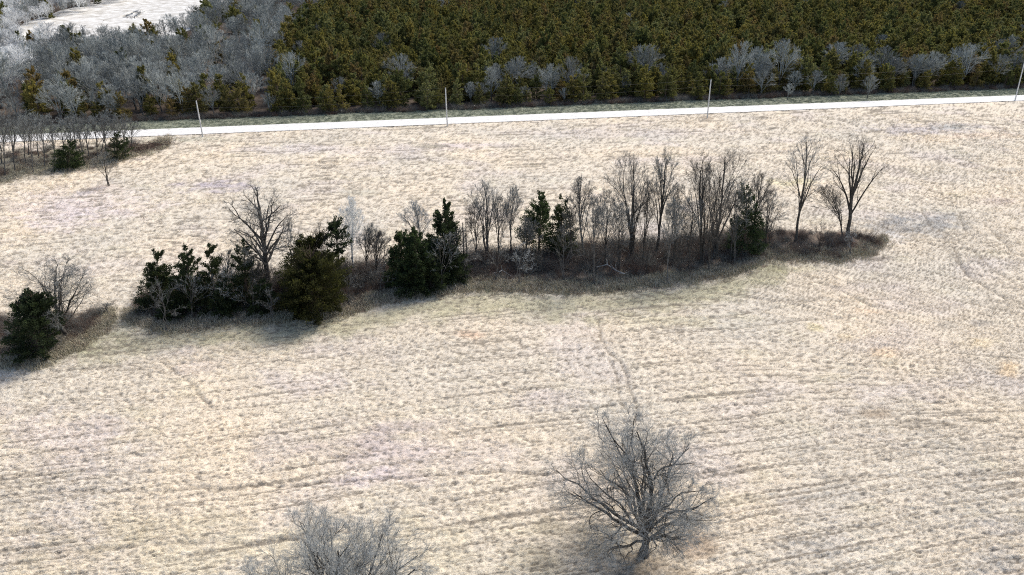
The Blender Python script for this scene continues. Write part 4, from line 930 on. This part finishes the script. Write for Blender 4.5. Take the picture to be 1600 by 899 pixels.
tv_ = [mesh_np('tuft', v, q, t, mat=M['green_straw']) for v, q, t in (tuft(np.random.default_rng(820 + k), 40, .45, .4, .025) for k in range(4))]
n = 300000; px_ = g.uniform(-180, 1780, n); py_ = g.uniform(178, 960, n); x_, y_ = at(px_, py_)
m = (y_ < y_near(x_) - .5)
for poly in (HEDGE, LEFTB, GROVE): m &= ~in_poly(px_, py_, poly)
x_, y_ = x_[m], y_[m]
m = rng.random(len(x_)) < (.25 + .75 * sstep(-.05, .09, relief(x_, y_))) * (1 - .95 * soil_shade(x_, y_)); x_, y_ = x_[m], y_[m]
dist = np.hypot(x_, y_); w = .58 + .0125 * np.clip(dist - 40, 0, 200)
gsc = np.random.default_rng(3); s = gsc.uniform(.7, 1.3, len(x_)) * w
zz = terr(x_, y_) + relief(x_, y_) - .03
scatter('hay_grass', np.stack([x_, y_, zz], 1), gsc.uniform(0, 6.28, len(x_)), np.stack([s, s, s * .55], 1), gsc.integers(0, 5, len(x_)), srcs(tg_), 'pale dry grass tufts covering the mown field', 'grass', .2, 4, C=np.clip(tint(x_, y_, False) * 1.08, 0, .85))
HL = [(200, 505), (222, 508), (262, 522), (330, 510), (440, 505), (540, 495), (600, 474), (650, 466), (740, 456), (830, 458), (900, 460), (1000, 452), (1080, 444), (1150, 432), (1205, 408), (1250, 408), (1310, 412), (1360, 402), (1382, 384)]
n = 6000; px_ = g.uniform(195, 1385, n); py_ = np.interp(px_, [p[0] for p in HL], [p[1] for p in HL]) + g.normal(-11, 6, n); x_, y_ = at(px_, py_)
n2 = 2200; qx = g.uniform(0, 175, n2); qy = np.interp(qx, [0, 62, 100, 135, 175], [562, 564, 547, 530, 498]) + g.normal(-4, 7, n2); qx, qy = at(qx, qy); x_ = np.append(x_, qx); y_ = np.append(y_, qy)
n3 = 2500; qx = g.uniform(-20, 265, n3); qy = np.interp(qx, [0, 40, 100, 150, 200, 262], [284, 270, 264, 258, 246, 226]) + g.normal(-4, 5, n3); qx, qy = at(qx, qy); x_ = np.append(x_, qx); y_ = np.append(y_, qy)
M['rough_blades'] = grass_mat('rough_blades', [(0, (.26, .22, .15)), (.35, (.42, .37, .27)), (.6, (.36, .35, .24)), (.8, (.55, .49, .39)), (1, (.24, .18, .14))])
tr_ = [mesh_np('tuft', v, q, t, mat=M['rough_blades']) for v, q, t in (tuft(np.random.default_rng(840 + k), 44, .6, .4, .018) for k in range(4))]
scat_xy('rough_grass', x_, y_, tr_, 'tall rough weeds and dead grass fringing the hedgerow and grove', 'grass', .5, 1.3, 18)
n = 9000; x_ = g.uniform(-240, 250, n); y_ = y_far(x_) + .3 + g.uniform(0, 1, n) * (wood_front(x_) - y_far(x_) + 1)
scat_xy('verge_grass', x_, y_, tv_, 'grey green rough grass on the verge beyond the road', 'grass', .5, 1.0, 8)
print('done', time.time() - T0, TRIS)
